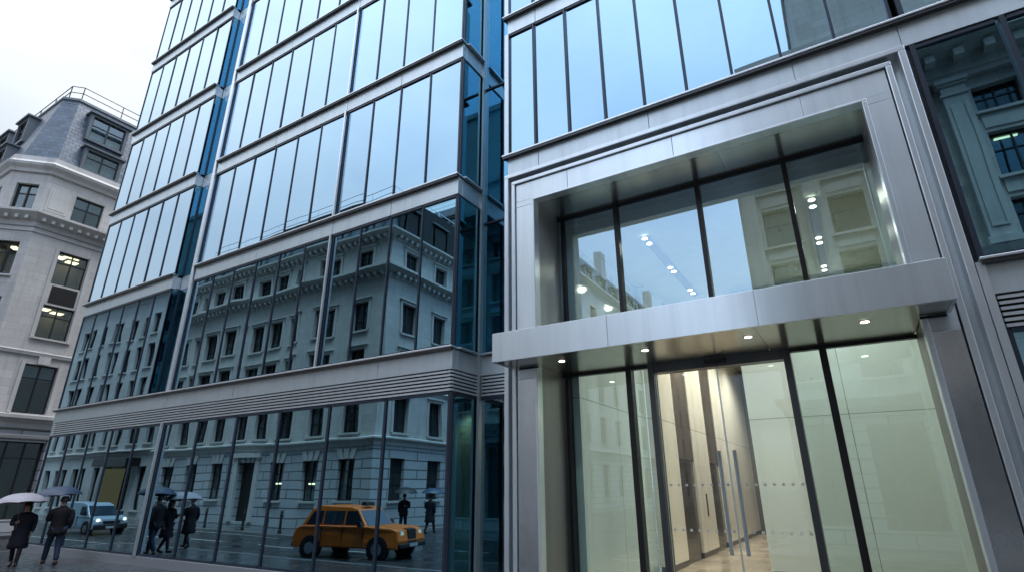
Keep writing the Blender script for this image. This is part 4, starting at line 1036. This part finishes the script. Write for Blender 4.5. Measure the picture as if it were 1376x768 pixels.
def taxi_extras(T, body, cab, lamp):
    W = .88
    for sgn in (1,-1):
        for _ in (0,):
            mb = mbp()
            sidewin(mb, sgn, -1.76, -1.06, -1.52, -1.06, 1.09, 1.53, .845, .193); mb.build('side_window', M['car_glass'], T)
        mb = mbp(); sidewin(mb, sgn, -.98, -.1, -.98, -.1, 1.09, 1.54, .845, .193); mb.build('side_window', M['car_glass'], T)
        mb = mbp(); sidewin(mb, sgn, -.02, .74, -.02, .40, 1.09, 1.54, .845, .193); mb.build('side_window', M['car_glass'], T)
        mb = mbp(); mb.tube([(1.96,sgn*.62,.80),(2.20,sgn*.60,.80)], [.15,.13], 20); h = mb.build('headlight', M['rim'], T)
        mb = mbp(); mb.tube([(2.19,sgn*.60,.80),(2.215,sgn*.60,.80)], [.115,.10], 20); mb.build('lens', lamp, h)
        mb = mbp(); mb.hull8([(.62,sgn*.9,1.04),(.8,sgn*.9,1.04),(.8,sgn*1.05,1.04),(.62,sgn*1.05,1.04),(.62,sgn*.9,1.2),(.74,sgn*.9,1.2),(.74,sgn*1.05,1.2),(.62,sgn*1.05,1.2)]); mb.build('wing_mirror', M['plastic'], T)
        for x in (-.06, -1.0, .8):
            mb = mbp(); mb.box(x-.006,x+.006,sgn*.885,sgn*.935,.42,1.0); mb.build('door_line', M['plastic'], T)
        for x in (-.3,-.85):
            mb = mbp(); mb.box(x-.08,x+.08,sgn*.92,sgn*.955,.86,.89); mb.build('door_handle', M['rim'], T)
    mb = mbp(); mb.hull8([(.42,-.68,1.54),(.86,-.74,1.06),(.90,-.74,1.06),(.47,-.68,1.55),(.42,.68,1.54),(.86,.74,1.06),(.90,.74,1.06),(.47,.68,1.55)]); mb.build('windscreen', M['car_glass'], T)
    mb = mbp(); mb.hull8([(2.02,-.33,.42),(2.27,-.30,.42),(2.27,.30,.42),(2.02,.33,.42),(2.0,-.28,.98),(2.23,-.26,.94),(2.23,.26,.94),(2.0,.28,.98)]); mb.build('grille', M['plastic'], T)
    mb = mbp(); mb.box(2.1,2.33,-.86,.86,.36,.52); mb.build('front_bumper', M['plastic'], T, bevel=.04)
    mb = mbp(); mb.box(-2.35,-2.1,-.86,.86,.36,.52); mb.build('rear_bumper', M['plastic'], T, bevel=.04)
    mb = mbp(); mb.box(2.33,2.345,-.26,.26,.40,.50); mb.build('number_plate', M['plate'], T)
    mb = mbp(); mb.hull8([(.18,-.3,1.72),(.42,-.3,1.70),(.42,.3,1.70),(.18,.3,1.72),(.22,-.28,1.84),(.38,-.28,1.83),(.38,.28,1.83),(.22,.28,1.84)]); mb.build('roof_sign', M['plastic'], T)
taxi = car('taxi', 'orange gold black-cab style taxi driving past, mirrored in the ground floor glass', 'taxi', (-12.5,3.0,-.1), R(-10), .93, M['taxi_gold'],
    [(-2.25,.34,.88),(2.2,.34,.88),(2.26,.6,.86),(2.18,.92,.80),(1.9,1.0,.82),(.85,1.06,.88),(-1.9,1.06,.88),(-2.2,.98,.85),(-2.3,.7,.87)],
    [(-2.0,1.03,.80),(.9,1.03,.80),(.42,1.60,.69),(.1,1.69,.66),(-1.2,1.72,.66),(-1.65,1.62,.67)], .9, (-1.42,1.42), M['lamp_dim'], taxi_extras)
def van_extras(T, body, cab, lamp):
    for sgn in (1,-1):
        mb = mbp(); sidewin(mb, sgn, .35, 1.15, .35, .80, 1.06, 1.52, .865, .129, 1.0); mb.build('side_window', M['car_glass'], T)
        mb = mbp(); mb.hull8([(1.82,sgn*.5,.72),(2.13,sgn*.5,.72),(2.02,sgn*.84,.72),(1.7,sgn*.84,.72),(1.7,sgn*.52,.90),(2.03,sgn*.52,.88),(1.93,sgn*.83,.90),(1.65,sgn*.83,.90)]); h = mb.build('headlight', M['rim'], T)
        mb = mbp(); mb.tube([(2.04,sgn*.66,.81),(2.11,sgn*.66,.81)], [.10,.08], 16); mb.build('lens', lamp, h)
        mb = mbp(); mb.box(.95,1.08,sgn*.9,sgn*1.08,1.02,1.22); mb.build('wing_mirror', M['plastic'], T)
        for x in (.28,-.75):
            mb = mbp(); mb.box(x-.006,x+.006,sgn*.9,sgn*.935,.42,1.0); mb.build('door_line', M['plastic'], T)
    mb = mbp(); mb.hull8([(.86,-.74,1.54),(1.38,-.80,1.05),(1.43,-.80,1.05),(.92,-.74,1.56),(.86,.74,1.54),(1.38,.80,1.05),(1.43,.80,1.05),(.92,.74,1.56)]); mb.build('windscreen', M['car_glass'], T)
    mb = mbp(); mb.box(1.9,2.16,-.84,.84,.3,.55); mb.build('front_bumper', M['plastic'], T, bevel=.04)
    mb = mbp(); mb.box(2.05,2.13,-.42,.42,.62,.76); mb.build('grille', M['plastic'], T)
    mb = mbp(); mb.box(2.16,2.175,-.26,.26,.36,.47); mb.build('number_plate', M['plate'], T)
van = car('van', 'pale blue panel van with lit headlights, mirrored at the far left of the glass', 'van', (-28.9,2.7,-.1), R(-6), .86, M['van_blue'],
    [(-2.1,.32,.87),(2.05,.32,.87),(2.1,.6,.84),(2.02,.88,.82),(1.4,1.02,.86),(-2.05,1.02,.88),(-2.12,.7,.88)],
    [(-2.08,1.0,.82),(1.42,1.0,.82),(.85,1.62,.74),(.4,1.74,.72),(-1.9,1.76,.72),(-2.05,1.6,.75)], .9, (-1.3,1.35), M['lamp_on'], van_extras)

# bollards on the opposite pavement
b0 = None
for i, (x, lab) in enumerate(((-26.2,'black bollard nearest the stone doorway opposite'),(-23.6,'black bollard between the doorway and the lit window opposite'),(-21.0,'black bollard below the lit window opposite'),(-18.6,'black bollard nearest the opposite street corner'))):
    if b0 is None:
        mb = MB(); mb.smooth = False
        prof = [(.075,0),(.075,.1),(.055,.14),(.05,.62),(.065,.66),(.065,.70),(.045,.74),(.05,.80),(.02,.86)]
        mb.loft([[(r*math.cos(q*math.pi/8), r*math.sin(q*math.pi/8), z) for q in range(16)] for r, z in prof])
        b0 = mb.build('bollard', M['plastic']); b = b0
    else:
        b = b0.copy(); COL.objects.link(b)
    b.location = Vector((x,-.8,0))*K; tag(b, lab, 'bollard', 'bollards along the opposite pavement')

# ------------------------------------------------------------------ light
W = bpy.data.worlds.new('World'); S.world = W; W.use_nodes = True
nt = W.node_tree; nt.nodes.clear()
out = nt.nodes.new('ShaderNodeOutputWorld'); bg = nt.nodes.new('ShaderNodeBackground')
sk = nt.nodes.new('ShaderNodeTexSky'); sk.sky_type = 'NISHITA'; sk.sun_disc = False
EL, AZ = R(72), R(48)
sk.sun_elevation = EL; sk.sun_rotation = AZ; sk.air_density = 1.2; sk.dust_density = 1.0; sk.ozone_density = 1.6
tc = nt.nodes.new('ShaderNodeTexCoord')
mp = nt.nodes.new('ShaderNodeMapping'); mp.inputs['Scale'].default_value = (1,1,1.8)
L(nt, tc.outputs['Generated'], mp.inputs[0])
cl = noise(nt, mp.outputs[0], 1.3, 6, .5)
# thick pale cloud all over, a little thinner (bluer) behind the camera
dt = nt.nodes.new('ShaderNodeVectorMath'); dt.operation = 'DOT_PRODUCT'; dt.inputs[1].default_value = (-.62,.62,-.2)
L(nt, tc.outputs['Generated'], dt.inputs[0])
ad = nt.nodes.new('ShaderNodeMath'); ad.operation = 'MULTIPLY_ADD'; L(nt, dt.outputs['Value'], ad.inputs[0]); ad.inputs[1].default_value = .32; L(nt, cl, ad.inputs[2])
cf = ramp(nt, ad.outputs[0], .18, .72, (.42,.42,.42), (1,1,1))
cn_ = mixcol(nt, ramp(nt, noise(nt, mp.outputs[0], 2.4, 6), .3, .7), (4.2,4.6,5.0), (5.5,5.75,5.95))
# an overcast sky is brighter overhead than near the horizon
sx = nt.nodes.new('ShaderNodeSeparateXYZ'); L(nt, tc.outputs['Generated'], sx.inputs[0])
pz = nt.nodes.new('ShaderNodeMath'); pz.operation = 'POWER'; L(nt, sx.outputs['Z'], pz.inputs[0]); pz.inputs[1].default_value = 1.8
el = nt.nodes.new('ShaderNodeMapRange'); L(nt, pz.outputs[0], el.inputs[0]); el.inputs[1].default_value = 0; el.inputs[2].default_value = 1; el.inputs[3].default_value = .72; el.inputs[4].default_value = 2.3
az = nt.nodes.new('ShaderNodeMapRange'); L(nt, dt.outputs['Value'], az.inputs[0]); az.inputs[1].default_value = -.7; az.inputs[2].default_value = .6; az.inputs[3].default_value = 1.15; az.inputs[4].default_value = .70
em = nt.nodes.new('ShaderNodeMath'); em.operation = 'MULTIPLY'; L(nt, el.outputs[0], em.inputs[0]); L(nt, az.outputs[0], em.inputs[1])
elc = nt.nodes.new('ShaderNodeCombineColor')
for k in range(3): L(nt, em.outputs[0], elc.inputs[k])
sb = mixcol(nt, 1.0, sk.outputs[0], (1.0,1.05,1.15), 'MULTIPLY')
L(nt, mixcol(nt, 1.0, mixcol(nt, cf, sb, cn_), elc.outputs[0], 'MULTIPLY'), bg.inputs[0]); bg.inputs[1].default_value = .12
L(nt, bg.outputs[0], out.inputs[0])
sun = bpy.data.lights.new('sun', 'SUN'); sun.energy = 1.5; sun.angle = R(30); sun.color = (1,.98,.96)
so = bpy.data.objects.new('sun', sun); COL.objects.link(so)
# direction: light comes from azimuth AZ (clockwise from +Y), elevation EL
dv = Vector((math.sin(AZ)*math.cos(EL), math.cos(AZ)*math.cos(EL), math.sin(EL)))
so.rotation_euler = dv.to_track_quat('Z','Y').to_euler()
def area(name, loc, rot, sx, sy, e, col):
    l = bpy.data.lights.new(name, 'AREA'); l.shape = 'RECTANGLE'; l.size = sx*K; l.size_y = sy*K; l.energy = e; l.color = col
    o = bpy.data.objects.new(name, l); COL.objects.link(o); o.location = Vector(loc)*K; o.rotation_euler = rot; return o
warm = (1,.95,.87)
def spot(name, loc, e, deg, col, rad=.11):
    l = bpy.data.lights.new(name, 'SPOT'); l.energy = e; l.spot_size = R(deg); l.spot_blend = .95; l.color = col; l.shadow_soft_size = rad
    o = bpy.data.objects.new(name, l); COL.objects.link(o); o.location = Vector(loc)*K; return o
for tx in (.12,-2.78):
    for yy in (9.75,11.5,13.2): spot('spotlight_lamp', (tx,yy,LZ-.09), 130 if tx > 0 else 50, 165, warm)
for yy in (14.6,16.8,19,21.2): spot('spotlight_lamp', (-2.35,yy,LZ-.09), 430, 150, (1,.96,.87))
for x in (-3.64,-2.32,-.94,.36):
    l = bpy.data.lights.new('downlight_lamp','SPOT'); l.energy = 18; l.spot_size = R(80); l.color = warm; l.shadow_soft_size = .05
    o = bpy.data.objects.new('downlight_lamp', l); COL.objects.link(o); o.location = Vector((x,7.5,CZ0-.02))*K
spot('recess_lamp', (-5.1,8.95,3.2), 25, 120, (1,.85,.55))

# ------------------------------------------------------------------ camera
def cam():
    f, pitch, yaw, roll = 733.29, R(20.317), R(31.152), R(-.23)
    cy, sy, cp, sp = math.cos(yaw), math.sin(yaw), math.cos(pitch), math.sin(pitch)
    fw = Vector((-sy*cp, cy*cp, sp)); r = Vector((cy, sy, 0)); u = r.cross(fw)
    r2_ = r*math.cos(roll)+u*math.sin(roll); u2 = -r*math.sin(roll)+u*math.cos(roll)
    c = bpy.data.cameras.new('camera'); c.sensor_fit = 'HORIZONTAL'; c.sensor_width = 36; c.lens = f/1376*36
    c.clip_start = .05; c.clip_end = 3000
    o = bpy.data.objects.new('camera', c); COL.objects.link(o)
    m = Matrix((r2_, u2, -fw)).transposed().to_4x4(); m.translation = Vector((0,0,1.65*K)); o.matrix_world = m
    S.camera = o
cam()
S.view_settings.view_transform = 'Standard'; S.view_settings.look = 'None'; S.view_settings.exposure = 1.0; S.view_settings.gamma = 1
S.view_settings.use_curve_mapping = False
S.render.engine = 'CYCLES'; S.cycles.use_denoising = True
S.cycles.max_bounces = 14; S.cycles.transparent_max_bounces = 24; S.cycles.glossy_bounces = 6; S.cycles.diffuse_bounces = 4
S.cycles.caustics_reflective = False; S.cycles.caustics_refractive = False; S.cycles.sample_clamp_indirect = 6
